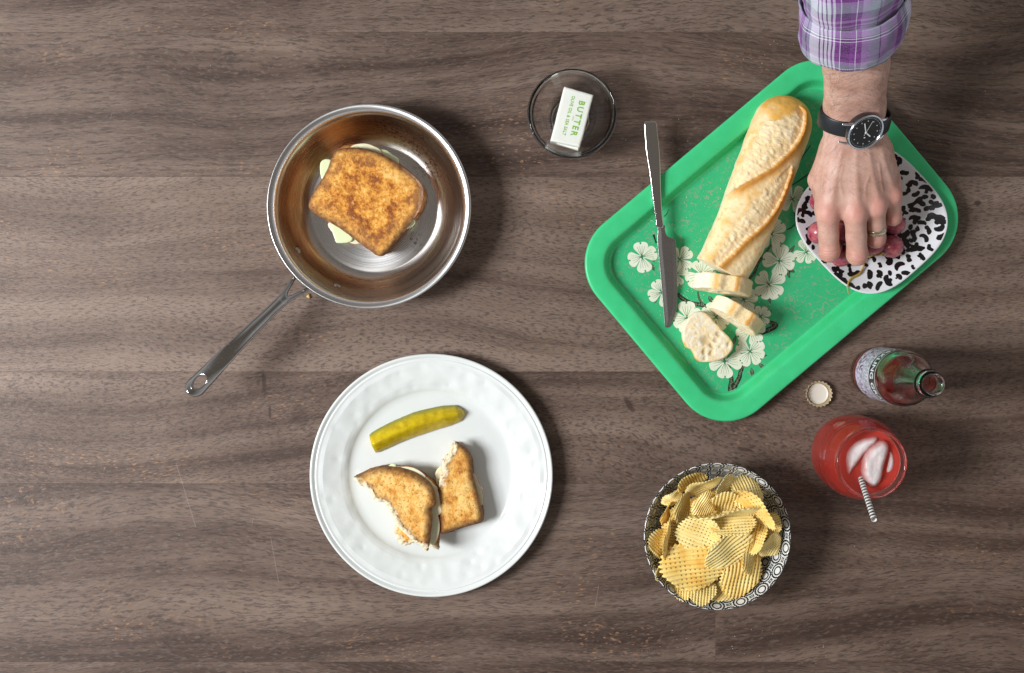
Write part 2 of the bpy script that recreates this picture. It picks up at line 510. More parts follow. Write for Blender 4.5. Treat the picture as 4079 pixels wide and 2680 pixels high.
# ================================================================== frying pan
PANZ = 50.0
pc = P(1469, 821, PANZ)[:2]
def steel_pan():
    m = Mat('pan_steel', Metallic=1.0)
    p = m.mm()
    x, y, z = m.xyz(p)
    r = m.math('SQRT', m.math('ADD', m.math('MULTIPLY', x, x), m.math('MULTIPLY', y, y)))
    ang = m.math('ARCTAN2', y, x)
    stain = m.noise(p, 0.035, 4, 0.6)
    streak = m.noise(m.n('CombineXYZ', {0: m.math('MULTIPLY', ang, 3.5), 1: m.math('MULTIPLY', r, 0.012), 2: z}).outputs[0], 1.0, 3, 0.6)
    wall = m.math('MULTIPLY', m.ramp(r, [(0.0, 0.0), (1.0, 0.0)]), 1.0)
    on_wall = m.n('MapRange', {'Value': r, 'From Min': 77.0, 'From Max': 82.0}).outputs[0]
    off_rim = m.n('MapRange', {'Value': r, 'From Min': 106.0, 'From Max': 102.0}).outputs[0]
    w = m.math('MULTIPLY', on_wall, off_rim)
    tint = m.ramp(streak, [(0.30, (0.34, 0.15, 0.05)), (0.47, (0.58, 0.32, 0.13)), (0.58, (0.50, 0.34, 0.20)), (0.72, (0.70, 0.56, 0.40))])
    # heat tint held off the right wall, painting in the window's silver reflection
    side_ = m.n('MapRange', {'Value': m.math('ADD', m.math('COSINE', m.math('ADD', ang, 0.25)), m.math('MULTIPLY', stain, 0.5)), 'From Min': 0.70, 'From Max': -0.1}).outputs[0]
    col = m.mix(m.math('MULTIPLY', w, m.math('ADD', 0.12, m.math('MULTIPLY', side_, 0.68))), (0.70, 0.70, 0.70, 1), tint)
    halo = m.ramp(m.math('DIVIDE', r, 120.0), [(0.52, 0.0), (0.64, 0.5), (0.68, 0.0)])
    col = m.mix(m.math('MULTIPLY', halo, stain), col, (0.34, 0.20, 0.09, 1))
    # burnt-on residue on the far wall
    for (px, py, rr, zz) in ((1530, 500, 26, 25), (1600, 545, 20, 18), (1655, 590, 18, 12), (1700, 645, 22, 8), (1730, 690, 14, 8), (1650, 960, 14, 3), (1690, 545, 12, 30)):
        c = P(px, py, zz)
        d = m.n('VectorMath', {0: p, 1: (c[0]-pc[0], c[1]-pc[1], zz)}, operation='DISTANCE').outputs['Value']
        k = m.math('MULTIPLY', m.n('MapRange', {'Value': d, 'From Min': float(rr), 'From Max': 2.0}).outputs[0], m.ramp(m.noise(p, 0.28, 4, 0.7), [(0.50, 0.0), (0.60, 1.0)]))
        col = m.mix(k, col, (0.16, 0.055, 0.018, 1))
    ring = m.noise(m.n('CombineXYZ', {0: r, 1: m.math('MULTIPLY', ang, 0.4)}).outputs[0], 0.9, 3, 0.6)
    scr = m.ramp(m.noise(m.mul(p, (0.05, 1.1, 1)), 1.0, 2), [(0.66, 0.0), (0.74, 1.0)])
    tg = m.n('Tangent', direction_type='RADIAL', axis='Z').outputs[0]
    m.set(Anisotropic=0.7, Tangent=tg)
    m.set(Base_Color=col, Roughness=m.math('ADD', m.math('ADD', 0.20, m.math('MULTIPLY', ring, 0.16)), m.math('MULTIPLY', scr, 0.1)))
    m.bump(m.math('ADD', ring, m.math('MULTIPLY', stain, 1.2)), 0.035, 0.8)
    return m.m
MSTEEL = steel_pan()
def steel_worn(name, rough=0.18, scratch=0.5, col=(0.52, 0.515, 0.505, 1)):
    m = Mat(name, Metallic=1.0)
    p = m.mm()
    s = m.ramp(m.noise(m.mul(p, (0.25, 1.2, 0.6)), 1.0, 4, 0.7), [(0.60, 0.0), (0.72, 1.0)])
    m.set(Base_Color=m.mix(m.math('MULTIPLY', s, 0.4), col, (0.8, 0.8, 0.8, 1)), Roughness=m.math('ADD', rough, m.math('MULTIPLY', s, 0.25 * scratch)))
    m.bump(m.noise(p, 0.6, 3), 0.03, scratch)
    return m.m
pan = thing('frying_pan', 'stainless steel frying pan with browned inner wall and long handle', 'frying pan', (pc[0], pc[1], 0))
inner = cr([(0, 3.0), (40, 3.0), (68, 3.0), (75.5, 3.2), (83, 6.4), (90, 12.6), (96.4, 21), (101.5, 31.5), (105.4, 42), (109, 48.0), (112.5, 49.8), (115, 50.2)], 5, False)
outer = cr([(116.0, 49.3), (115.4, 48.0), (112, 47.2), (108.6, 44.5), (104.6, 32), (99.5, 20.5), (93, 11), (85, 3.4), (79, 0.6), (70, 0.0), (30, 0.0), (0, 0.0)], 4, False)
prof = np.vstack([inner, outer]); prof[:, 0] = np.maximum(prof[:, 0], 0); prof[0, 0] = prof[-1, 0] = 0
V, F, _ = lathe(prof, 160, (*pc, 0))
F = [f[::-1] for f in F]
pan_body = part('pan_body', V, F, MSTEEL, pan)
# handle, laid out along its own axis
h0 = P(1176+25, 1096+30, 38); h1 = P(748, 1569, 74)
hd = (h1 - h0)[:2]; HL = np.hypot(*hd); hd = hd / HL; hn = np.array([-hd[1], hd[0]])
def hw(s):  # half width along the handle
    return np.interp(s, [26, 45, 80, 120, 160, HL-14, HL], [6.8, 6.4, 7.6, 9.4, 11.2, 11.6, 11.6])
ss = np.linspace(28, HL - 11, 26)
up_ = [(s, hw(s)) for s in ss]
end = [(HL - 11 + 10.9*math.sin(a), 11.6*math.cos(a)) for a in np.linspace(0.15, math.pi-0.15, 12)]
fork = [(20, -7.6), (8, -11.0), (-6, -14.0), (-8, -9.6), (6, -6.2), (17, -2.6), (21, 0), (17, 2.6), (6, 6.2), (-8, 9.6), (-6, 14.0), (8, 11.0), (20, 7.6)]
hpoly = np.array(up_ + end + [(s, -w) for s, w in up_[::-1]] + fork)
hole = np.array([(HL - 19 + 9.2*math.cos(a), 5.6*math.sin(a)) for a in np.linspace(0, 2*math.pi, 28, endpoint=False)])
V, F, d2 = slab(hpoly, 5.4, 2.2, 0.7, holes=[hole])
s_, w_ = V[:, 0].copy(), V[:, 1].copy()
z0 = np.interp(s_, [-8, 8, 30, 70, 130, HL], [36, 41, 52, 63, 70, 74])
groove = np.clip((118 - s_) / 40, 0, 1) * np.clip((s_ - 14) / 14, 0, 1)
zz = V[:, 2] + z0 - 2.6 * groove * np.maximum(0, 1 - (w_ / (hw(s_) * 0.72))**2) * (V[:, 2] > -0.2) + np.clip((s_-110)/30, 0, 1) * -0.045 * w_**2
# rim around the hanging hole
dh = np.abs(poly_sdf(s_, w_, hole))
zz += 0.9 * np.exp(-(dh/1.6)**2) * (V[:, 2] > 0)
W = np.stack([h0[0] + hd[0]*s_ + hn[0]*w_, h0[1] + hd[1]*s_ + hn[1]*w_, zz], 1)
part('handle', W, F, steel_worn('handle_steel', 0.13, 0.9, (0.42, 0.41, 0.40, 1)), pan)
for (px, py) in ((1177, 990), (1331, 1134)):
    a = math.atan2(-(py - 821), px - 1469)
    rr = 97.0; zz0 = 22.5
    nrm = Vector((-math.cos(a) * 0.87, -math.sin(a) * 0.87, 0.5)).normalized()
    R = np.array(nrm.to_track_quat('Z', 'Y').to_matrix())
    V, F, _ = lathe([(0, 2.3), (2.2, 2.1), (4.0, 1.5), (5.2, 0.4), (5.4, -0.8), (0, -0.8)], 24)
    F = [f[::-1] for f in F]
    V = V @ R.T + np.array([pc[0] + rr*math.cos(a), pc[1] + rr*math.sin(a), zz0])
    part('rivet', V, F, steel_worn('rivet_steel', 0.2, 0.4, (0.40, 0.33, 0.27, 1)), pan)

# ================================================================== toast, apple and cheese materials
def toast_material(name, brown=0.5):
    m = Mat(name)
    p = m.mm()
    ed = m.attr('edge')       # depth inside the slice outline, mm (negative = inside)
    top = m.attr('top')       # 1 on the toasted faces
    bite = m.attr('bite')     # 1 where it was torn or bitten open
    big = m.noise(p, 0.055, 3, 0.55)
    mid = m.noise(p, 0.22, 4, 0.62)
    fin = m.noise(p, 0.85, 3, 0.6)
    t = m.math('ADD', m.math('ADD', m.math('MULTIPLY', big, 0.97), m.math('MULTIPLY', mid, 0.28)), m.math('MULTIPLY', fin, 0.14))
    t = m.math('ADD', t, (brown - 0.5) * 0.5 - 0.14)
    face = m.ramp(t, [(0.45, (0.93, 0.58, 0.18)), (0.56, (0.84, 0.41, 0.070)), (0.68, (0.62, 0.23, 0.022)), (0.80, (0.28, 0.075, 0.008))])
    # pale spots the pan never touched
    sp = m.ramp(m.noise(p, 0.34, 2, 0.5, 0.6), [(0.62, 0.0), (0.70, 1.0)])
    face = m.mix(m.math('MULTIPLY', sp, 0.4), face, (0.82, 0.58, 0.28, 1))
    # open crumb cells, darker towards the rim
    rimf = m.n('MapRange', {'Value': ed, 'From Min': -17.0, 'From Max': -4.0}).outputs[0]
    pr = m.ramp(m.noise(m.mul(p, (1.0, 1.0, 0.5)), 0.42, 3, 0.65, 0.8), [(0.33, 1.0), (0.40, 0.0)])
    face = m.mix(m.math('MULTIPLY', pr, m.math('ADD', 0.22, m.math('MULTIPLY', rimf, 0.55))), face, (0.20, 0.085, 0.025, 1))
    face = m.mix(m.math('MULTIPLY', rimf, 0.30), face, (0.64, 0.38, 0.12, 1))
    edge = m.n('MapRange', {'Value': m.math('ADD', ed, m.math('MULTIPLY', mid, 2.5)), 'From Min': -4.2, 'From Max': 0.2}).outputs[0]
    crust = m.ramp(m.noise(p, 0.16, 4, 0.65), [(0.3, (0.085, 0.030, 0.012)), (0.5, (0.20, 0.078, 0.026)), (0.7, (0.38, 0.17, 0.06))])
    col = m.mix(m.math('MULTIPLY', edge, 0.9), face, crust)
    col = m.mix(top, crust, col)
    crumb = m.ramp(m.noise(p, 0.5, 4, 0.65), [(0.3, (0.60, 0.42, 0.21)), (0.5, (0.80, 0.68, 0.46)), (0.7, (0.88, 0.79, 0.60))])
    col = m.mix(bite, col, crumb)
    m.set(Base_Color=col, Roughness=m.ramp(mid, [(0.35, 0.42), (0.6, 0.68)]), Specular_IOR_Level=0.35)
    hgt = m.math('ADD', m.math('ADD', m.math('MULTIPLY', mid, 1.0), m.math('MULTIPLY', fin, 0.7)), m.math('MULTIPLY', pr, -0.8))
    m.bump(hgt, 1.3, 0.85)
    return m.m
MT_PAN = toast_material('toast_dark', 0.76)
MT_A = toast_material('toast_golden', 0.43)
MT_B = toast_material('toast_medium', 0.52)
def apple_mat():
    m = Mat('apple_flesh')
    p = m.mm(); ed = m.attr('edge')
    n = m.noise(p, 0.2, 3)
    skin = m.n('MapRange', {'Value': m.math('ADD', ed, m.math('MULTIPLY', n, 0.3)), 'From Min': -0.55, 'From Max': -0.25}).outputs[0]
    fl = m.ramp(n, [(0.3, (0.74, 0.74, 0.47)), (0.7, (0.83, 0.83, 0.60))])
    sk = m.ramp(m.noise(p, 0.12, 3), [(0.35, (0.42, 0.02, 0.02)), (0.6, (0.55, 0.09, 0.05)), (0.75, (0.60, 0.42, 0.12))])
    m.set(Base_Color=m.mix(skin, fl, sk), Roughness=0.35, Subsurface_Weight=0.15, Subsurface_Radius=(0.004, 0.003, 0.001), Subsurface_Scale=0.6)
    return m.m
MAPPLE = apple_mat()
MAPPLEG = Mat('cucumber_pale', Base_Color=(0.74, 0.80, 0.50, 1), Roughness=0.35, Subsurface_Weight=0.15, Subsurface_Radius=(0.004, 0.004, 0.002)).m
def cheese_mat():
    m = Mat('melted_cheese'); p = m.mm()
    m.set(Base_Color=m.ramp(m.noise(p, 0.15, 3), [(0.3, (0.84, 0.72, 0.42)), (0.7, (0.90, 0.83, 0.60))]), Roughness=0.35,
          Subsurface_Weight=0.2, Subsurface_Radius=(0.004, 0.003, 0.001))
    m.bump(m.noise(p, 0.3, 3), 0.5, 0.6)
    return m.m
MCHEESE = cheese_mat()
def bread(poly_px, z, thick, mat, parent, name='bread_slice', zref=None, bite_px=(), seed=0, tilt=(0, 0), wob=0.5, h=0.9, smooth_n=4, droop=2.0, rim=1.0):
    zr = z if zref is None else zref
    poly = cr(PX(poly_px, zr), smooth_n)
    V, F, d2 = slab(poly, thick, min(2.8, thick * 0.3), h, wob=wob, wscale=0.16, seed=seed, topwob=0.45)
    top = np.clip((np.abs(V[:, 2]) - thick * 0.5 + 2.6) / 1.5, 0, 1)
    bite = np.zeros(len(V))
    if len(bite_px):
        bl = cr(PX(bite_px, zr), 4, False)
        db, _, _ = line_dist(V[:, 0], V[:, 1], bl)
        jag = fbm(np.stack([V[:, 0], V[:, 1], V[:, 2]], 1) * 0.25, 3, seed + 3)
        bite = np.clip((5.2 + 6.0 * jag - db) / 2.0, 0, 1)
        # ragged, sagging crumb along the tear
        V[:, :2] += (bite * 3.0)[:, None] * np.stack([fbm(V * 0.33, 2, seed + 5), fbm(V * 0.33, 2, seed + 6)], 1)
        V[:, 2] += bite * 2.4 * fbm(V * 0.3, 2, seed + 8)
    c = poly.mean(0)
    V[:, 2] -= droop * np.clip(1 + d2 / 9.0, 0, 1.1)**2 * (1 - bite) * np.clip(0.5 + V[:, 2] / thick, 0, 1)
    V[:, 2] += z + tilt[0] * (V[:, 0] - c[0]) + tilt[1] * (V[:, 1] - c[1])
    return part(name, V, F, mat, parent, attrs={'edge': d2 * rim, 'top': top, 'bite': bite})
def filling(name, poly_px, z, thick, mat, parent, zref=None, tilt=(0, 0), seed=0, rnd=None, n=4, wob=0.0):
    poly = cr(PX(poly_px, z if zref is None else zref), n)
    V, F, d2 = slab(poly, thick, rnd or thick * 0.35, 0.8, wob=wob, wscale=0.12, seed=seed)
    V = smooth_mesh(V, F, 2)
    c = poly.mean(0)
    V[:, 2] += z + tilt[0] * (V[:, 0] - c[0]) + tilt[1] * (V[:, 1] - c[1])
    return part(name, V, F, mat, parent, attrs={'edge': d2})
def c3(pts): return [(1000 + .5754*x, 380 + .5754*y) for x, y in pts]
def c4(pts): return [(1220 + .6394*x, 1390 + .6394*y) for x, y in pts]

# ------------------------------------------------------------------ toasted sandwich in the pan
o = P(1457, 800, 3)
sw = thing('toasted_sandwich', 'whole toasted sandwich browning in the steel frying pan', 'sandwich', (o[0], o[1], 3))
top_px = c3([(395, 735), (415, 690), (468, 605), (522, 512), (548, 440), (572, 392), (615, 366), (690, 356), (790, 366), (885, 396), (985, 444), (1045, 494), (1115, 545), (1165, 598), (1188, 655), (1184, 725), (1158, 800), (1108, 872), (1058, 935), (1000, 1012), (944, 1080), (903, 1110), (862, 1102), (800, 1060), (700, 982), (600, 912), (500, 852), (425, 812), (396, 775)])
low_px = [(x + (4 if x > 1457 else 2), y - 4) for x, y in c3([(398, 735), (420, 690), (470, 600), (530, 500), (556, 430), (580, 370), (620, 335), (700, 325), (780, 345), (880, 390), (985, 444), (1045, 494), (1110, 545), (1160, 600), (1196, 660), (1194, 730), (1166, 806), (1112, 878), (1058, 935), (1000, 1005), (944, 1070), (903, 1100), (862, 1092), (800, 1050), (700, 976), (600, 906), (500, 846), (430, 806), (400, 770)])]
bread(low_px, 9.2, 12, MT_PAN, sw, zref=34, seed=2)
filling('cheese_slice', c3([(430, 740), (560, 460), (640, 380), (800, 390), (1000, 470), (1150, 620), (1150, 740), (1000, 960), (900, 1070), (700, 950), (480, 820)]), 16.6, 3.0, MCHEESE, sw, zref=30)
filling('apple_slice', c3([(478, 462), (545, 440), (620, 520), (560, 620), (488, 580)]), 19.4, 3.4, MAPPLEG, sw, zref=22, n=3)
filling('apple_slice', c3([(556, 905), (620, 880), (700, 960), (690, 1012), (600, 1022), (580, 1000)]), 19.4, 3.4, MAPPLEG, sw, zref=22, n=3)
filling('apple_slice', c3([(1000, 900), (1080, 840), (1128, 858), (1132, 892), (1070, 925)]), 19.4, 3.4, MAPPLEG, sw, zref=22, n=3)
filling('apple_slice', c3([(660, 420), (690, 345), (780, 326), (850, 345), (905, 385), (880, 460), (760, 470)]), 21.0, 3.2, MAPPLE, sw, zref=26)
filling('apple_slice', c3([(880, 380), (930, 374), (980, 410), (1020, 440), (1000, 500), (900, 460)]), 19.4, 3.0, MAPPLEG, sw, zref=24)
filling('apple_slice', c3([(530, 880), (545, 930), (600, 985), (680, 1022), (735, 1030), (790, 1000), (700, 900), (600, 860)]), 16.0, 3.0, MAPPLE, sw, zref=20)
bread(top_px, 29.0, 12.5, MT_PAN, sw, droop=3.0, rim=0.75, zref=35, seed=4)

# ================================================================== dinner plate with the eaten sandwich
plc = P(1717.5, 1894, 21)[:2]
def plate_mat():
    m = Mat('white_stoneware'); p = m.mm()
    x, y, z = m.xyz(p)
    r = m.math('SQRT', m.math('ADD', m.math('MULTIPLY', x, x), m.math('MULTIPLY', y, y)))
    rim = m.math('MULTIPLY', m.n('MapRange', {'Value': r, 'From Min': 97.0, 'From Max': 106.0}).outputs[0], m.n('MapRange', {'Value': r, 'From Min': 131.0, 'From Max': 126.0}).outputs[0])
    dents = m.n('TexVoronoi', {'Vector': p, 'Scale': 0.062, 'Randomness': 0.9, 'Smoothness': 0.9}, feature='SMOOTH_F1').outputs['Distance']
    hgt = m.math('ADD', m.math('MULTIPLY', m.math('MULTIPLY', dents, rim), 1.0), m.math('MULTIPLY', m.noise(p, 0.03, 2), 0.25))
    m.set(Base_Color=m.ramp(m.noise(p, 0.02, 3), [(0.3, (0.70, 0.735, 0.72)), (0.7, (0.74, 0.77, 0.755))]), Roughness=0.22, Specular_IOR_Level=0.5, Coat_Weight=0.25, Coat_Roughness=0.08)
    m.bump(hgt, 3.0, 0.75)
    return m.m
prof = cr([(0, 3.2), (40, 3.2), (80, 3.3), (93, 4.2), (99.5, 7.4), (104, 9.2), (118, 13.2), (130, 17.2), (133.5, 18.4), (134.8, 17.8), (136, 18.6), (138, 20.2), (139.6, 20.4), (140.6, 19.4)], 6, False)
prof2 = cr([(140.3, 18.4), (137, 17.0), (130, 14.4), (104, 6.0), (95, 1.8), (88, 1.6), (87, 0), (83, 0), (82, 1.4), (40, 1.6), (0, 1.6)], 4, False)
pr_ = np.vstack([prof, prof2]); pr_[:, 0] = np.maximum(pr_[:, 0], 0); pr_[0, 0] = pr_[-1, 0] = 0
V, F, _ = lathe(pr_, 192, (*plc, 0))
V[:, 2] = np.maximum(V[:, 2], 0)
solo('dinner_plate', 'large round white stoneware plate with dimpled rim holding pickle and sandwich', 'plate', V, [f[::-1] for f in F], plate_mat(), org=(*plc, 0))

# the half on top of the other
o = P(1610, 2020, 3)
sa = thing('sandwich_half', 'bitten toasted sandwich half leaning over the other half on white plate', 'sandwich', (o[0], o[1], 3.4))
top_a = c4([(290, 810), (330, 785), (395, 752), (470, 738), (560, 744), (650, 768), (730, 808), (785, 862), (808, 930), (806, 975), (778, 998), (786, 1050), (776, 1140), (768, 1210), (752, 1250), (722, 1222), (690, 1200), (650, 1178), (606, 1132), (575, 1105), (558, 1060), (520, 1010), (487, 962), (440, 948), (412, 922), (388, 880), (330, 852)])
bite_a = c4([(282, 806), (330, 852), (388, 880), (412, 922), (440, 948), (487, 962), (520, 1010), (558, 1060), (575, 1105), (606, 1132), (650, 1178), (690, 1200), (722, 1222), (752, 1258)])
low_a = c4([(320, 806), (400, 756), (480, 734), (570, 736), (670, 754), (758, 796), (818, 856), (842, 930), (838, 980), (806, 1020), (828, 1080), (832, 1160), (826, 1236), (800, 1235), (740, 1210), (690, 1200), (650, 1212), (600, 1218), (566, 1190), (545, 1135), (560, 1060), (500, 960), (420, 910)])
bite_la = c4([(310, 800), (420, 910), (500, 960), (560, 1060), (545, 1135), (600, 1222), (690, 1205), (740, 1215), (826, 1240)])
ta = (0.085, -0.10)
bread(low_a, 16.6, 10.5, MT_B, sa, zref=24, bite_px=bite_la, seed=12, tilt=ta)
filling('cheese_slice', c4([(400, 790), (560, 735), (700, 770), (800, 850), (838, 930), (856, 985), (838, 1030), (800, 1060), (790, 1180), (730, 1215), (640, 1180), (560, 1080), (480, 950)]), 23.6, 3.2, MCHEESE, sa, zref=28, tilt=ta, wob=1.2, seed=3)
filling('apple_slice', c4([(500, 790), (580, 738), (660, 738), (725, 772), (740, 810), (600, 830)]), 26.4, 3.0, MAPPLE, sa, zref=31, tilt=ta)
filling('apple_slice', c4([(640, 1000), (740, 980), (800, 1000), (828, 1060), (832, 1130), (812, 1200), (780, 1220), (700, 1100)]), 26.8, 3.2, MAPPLE, sa, zref=31, tilt=ta)
filling('apple_slice', c4([(490, 760), (520, 722), (548, 716), (560, 740), (540, 790)]), 24.4, 2.6, MAPPLEG, sa, zref=29, tilt=ta)
bread(top_a, 34.0, 11.5, MT_A, sa, droop=5.0, rim=0.55, zref=39, bite_px=bite_a, seed=14, tilt=ta)

o = P(1850, 1960, 3)
sb = thing('sandwich_half', 'toasted sandwich half lying flat to the right, one corner bitten off', 'sandwich', (o[0], o[1], 3.4))
top_b = c4([(915, 572), (950, 588), (1000, 628), (1024, 672), (1032, 722), (1034, 770), (1046, 830), (1064, 885), (1078, 940), (1090, 995), (1098, 1040), (1088, 1070), (1050, 1088), (980, 1108), (900, 1136), (832, 1152), (824, 1080), (822, 980), (826, 880), (836, 800), (858, 770), (858, 720), (880, 690), (905, 650), (922, 610)])
bite_b = c4([(834, 830), (836, 800), (858, 770), (858, 720), (880, 690), (905, 650), (922, 610), (915, 565)])
low_b = c4([(915, 590), (960, 600), (1010, 640), (1036, 690), (1040, 740), (1044, 790), (1056, 850), (1080, 905), (1094, 960), (1104, 1010), (1108, 1050), (1096, 1084), (1050, 1100), (970, 1122), (900, 1148), (834, 1160), (822, 1080), (820, 980), (812, 880), (800, 790), (832, 740), (860, 690), (890, 650)])
bread(low_b, 8.8, 9.5, MT_B, sb, zref=18, bite_px=c4([(815, 880), (800, 790), (832, 740), (860, 690), (890, 650), (915, 585)]), seed=22)
filling('cheese_slice', c4([(800, 785), (850, 720), (900, 660), (1000, 690), (1040, 800), (1094, 862), (1098, 884), (1076, 900), (1080, 1020), (900, 1100), (850, 1000)]), 14.6, 2.8, MCHEESE, sb, zref=22, wob=0.8, seed=5)
filling('apple_slice', c4([(960, 820), (1040, 775), (1068, 815), (1094, 880), (1104, 940), (1090, 980), (1000, 950)]), 17.0, 2.8, MAPPLE, sb, zref=22)
filling('apple_slice', c4([(840, 760), (846, 692), (858, 690), (870, 730), (900, 760), (880, 800)]), 17.2, 2.8, MAPPLE, sb, zref=23, n=3)
bread(top_b, 23.4, 11.0, MT_B, sb, droop=3.0, rim=0.75, zref=29, bite_px=bite_b, seed=24)

# ------------------------------------------------------------------ pickle spear
def pickle():
    a = P(*c4([(408, 595)])[0], 14); b = P(*c4([(985, 395)])[0], 14)
    L = np.linalg.norm((b - a)[:2]); d = (b - a)[:2] / L; nn = np.array([-d[1], d[0]])
    ns, nt = 120, 40
    V = []; ed = []
    # wedge section: flat cut faces meeting in a ridge, round skin side towards the upper edge
    for i in range(ns + 1):
        t = i / ns; s = t * L
        grow = np.interp(t, [0, 0.03, 0.12, 0.5, 0.8, 0.93, 0.985, 1.0], [0.86, 0.95, 1.0, 1.08, 0.98, 0.78, 0.45, 0.12])
        bow = 5.5 * math.sin(math.pi * t) * (1 - 0.15 * t)
        sec = cr([(-11.5, 0.2), (-9, 5.5), (-3.5, 13), (-0.8, 15.5), (1.5, 15.2), (6.5, 11), (10.5, 5.2), (11.4, 1.2), (9.5, -0.8), (0, -1.2), (-8, -1.0)], 4)
        for (w, z) in sec:
            V.append((a[0] + d[0]*s + nn[0]*(1.13*w*grow + bow), a[1] + d[1]*s + nn[1]*(1.13*w*grow + bow), 3.6 + 1.2*grow + z*grow))
            ed.append(np.clip((w - 6.5) / 4.5, 0, 1))
    m_ = len(sec); F = []
    for i in range(ns):
        for k in range(m_):
            k2 = (k + 1) % m_
            F.append((i*m_+k, (i+1)*m_+k, (i+1)*m_+k2, i*m_+k2))
    F.append(tuple(range(m_))); F.append(tuple(ns*m_ + k for k in range(m_ - 1, -1, -1)))
    V = np.array(V)
    V += (fbm(V * 0.12, 2, 5) * 1.0)[:, None] * np.array([0.4, 0.7, 0.6])
    V[:, 2] = np.maximum(V[:, 2], 3.5)
    m = Mat('pickle_flesh'); p = m.mm()
    n = m.noise(p, 0.13, 3); f = m.noise(p, 0.55, 3, 0.6)
    sk = m.attr('skin')
    col = m.ramp(n, [(0.3, (0.44, 0.30, 0.003)), (0.55, (0.56, 0.41, 0.005)), (0.75, (0.62, 0.49, 0.012))])
    col = m.mix(sk, col, (0.22, 0.22, 0.012, 1))
    m.set(Base_Color=col, Roughness=0.2, Subsurface_Weight=0.25, Subsurface_Radius=(0.006, 0.005, 0.001), Specular_IOR_Level=0.45)
    m.bump(m.math('ADD', n, m.math('MULTIPLY', f, 0.4)), 0.7, 0.4)
    solo('pickle_spear', 'glossy yellow green pickle spear lying above the sandwich halves', 'pickle', V, F, m.m, attrs={'skin': ed})
pickle()
# ================================================================== glass bowl with butter
def glass_mat(name, col=(1, 1, 1, 1), rough=0.0, ior=1.47):
    m = Mat(name)
    m.set(Base_Color=col, Roughness=rough, IOR=ior, Transmission_Weight=1.0, Specular_IOR_Level=0.9)
    return m.m
MGLASS = glass_mat('clear_glass', (1.0, 1.0, 1.0, 1), 0.0, 1.38)
bc = P(2279, 452, 47)[:2]
gin = cr([(0, 5.0), (13, 5.0), (20, 5.4), (25, 8.0), (33.4, 15.6), (40.4, 27), (44.6, 38.2), (46.4, 44.4), (47.4, 47.4), (49.4, 48.6), (51.0, 47.2)], 5, False)
gout = cr([(51.0, 45.4), (49.9, 43.6), (48.6, 40), (45, 27), (37.5, 13.6), (28.5, 3.6), (26, 0.5), (24.5, 0.0), (22.6, 0.4), (20.5, 1.8), (10, 2.0), (0, 2.0)], 5, False)
pr_ = np.vstack([gin, gout]); pr_[:, 0] = np.maximum(pr_[:, 0], 0); pr_[0, 0] = pr_[-1, 0] = 0
V, F, _ = lathe(pr_, 128, (*bc, 0)); V[:, 2] = np.maximum(V[:, 2], 0)
solo('glass_bowl', 'small clear glass bowl holding a wrapped stick of butter', 'bowl', V, [f[::-1] for f in F], MGLASS, org=(*bc, 0))
# butter stick
def c7(pts): return [(2060 + .2686*x, 240 + .2686*y) for x, y in pts]
BZ = 44.0
A, B, C, D = [P(*q_, BZ)[:2] for q_ in c7([(690, 395), (1145, 490), (925, 1303), (498, 1195)])]
ctr = (A + B + C + D) / 4
ex = ((B - A) + (C - D)) / 2; ey = ((A - D) + (B - C)) / 2
wx = np.linalg.norm(ex); wy = np.linalg.norm(ey); ey_u = ey / wy; ex_u = np.array([ey_u[1], -ey_u[0]])
butter = thing('butter_stick', 'white wrapped butter stick with green lettering in the glass bowl', 'butter', (ctr[0], ctr[1], 15))
hx, hy = wx/2, wy/2
rect = np.array([(-hx, -hy), (hx, -hy+1.0), (hx, hy-1.0), (-hx, hy)])
V, F, _ = slab(rect, 28.0, 2.2, 0.9, wob=0.35, wscale=0.07, seed=3, topwob=0.12)
V[:, 2] += 0.25 * np.cos(V[:, 0] / hx * 1.5)
def b2w(V, z): return np.stack([ctr[0] + ex_u[0]*V[:, 0] + ey_u[0]*V[:, 1], ctr[1] + ex_u[1]*V[:, 0] + ey_u[1]*V[:, 1], V[:, 2] + z], 1)
mwr = Mat('butter_wrapper'); p = mwr.mm()
mwr.set(Base_Color=(0.80, 0.82, 0.75, 1), Roughness=0.35, Subsurface_Weight=0.12, Subsurface_Radius=(0.004, 0.004, 0.003))
mwr.bump(mwr.noise(p, 0.1, 2), 0.6, 0.5)
part('wrapper', b2w(V, BZ - 14), F, mwr.m, butter)
# folded end of the paper
fl = np.array([(-hx*0.55, -hy-0.6), (hx*0.96, -hy-1.6), (hx*0.9, -hy+2.5), (-hx*0.5, -hy+2.5)])
V, F, _ = slab(fl, 9, 0.8, 0.6)
part('folded_flap', b2w(V, BZ - 12.5), F, mwr.m, butter)
mgr = plain('green_print', (0.20, 0.50, 0.035, 1), 0.5)
def butter_text(s, size, bold, u, v, length, space=1.1):
    V, F = text_mesh(s, size, bold, space); sx = length / (V[:, 0].max() - V[:, 0].min())
    # text runs from the top edge down the stick: letter x -> -ey, letter y -> +ex
    L = np.stack([V[:, 1] + u, -V[:, 0] * sx + v, np.zeros(len(V))], 1)
    part('lettering', b2w(L, BZ + 0.55), F, mgr, butter, smooth=False)
butter_text('BUTTER', 9.6, 0.18, hx*0.36, 0.5, 41.0, 1.3)
butter_text('WITH', 2.0, 0.02, hx*0.06, -1.0, 5.0)
butter_text('OLIVE OIL & SEA SALT', 5.2, 0.08, -hx*0.26, 1.0, 46.0, 1.1)

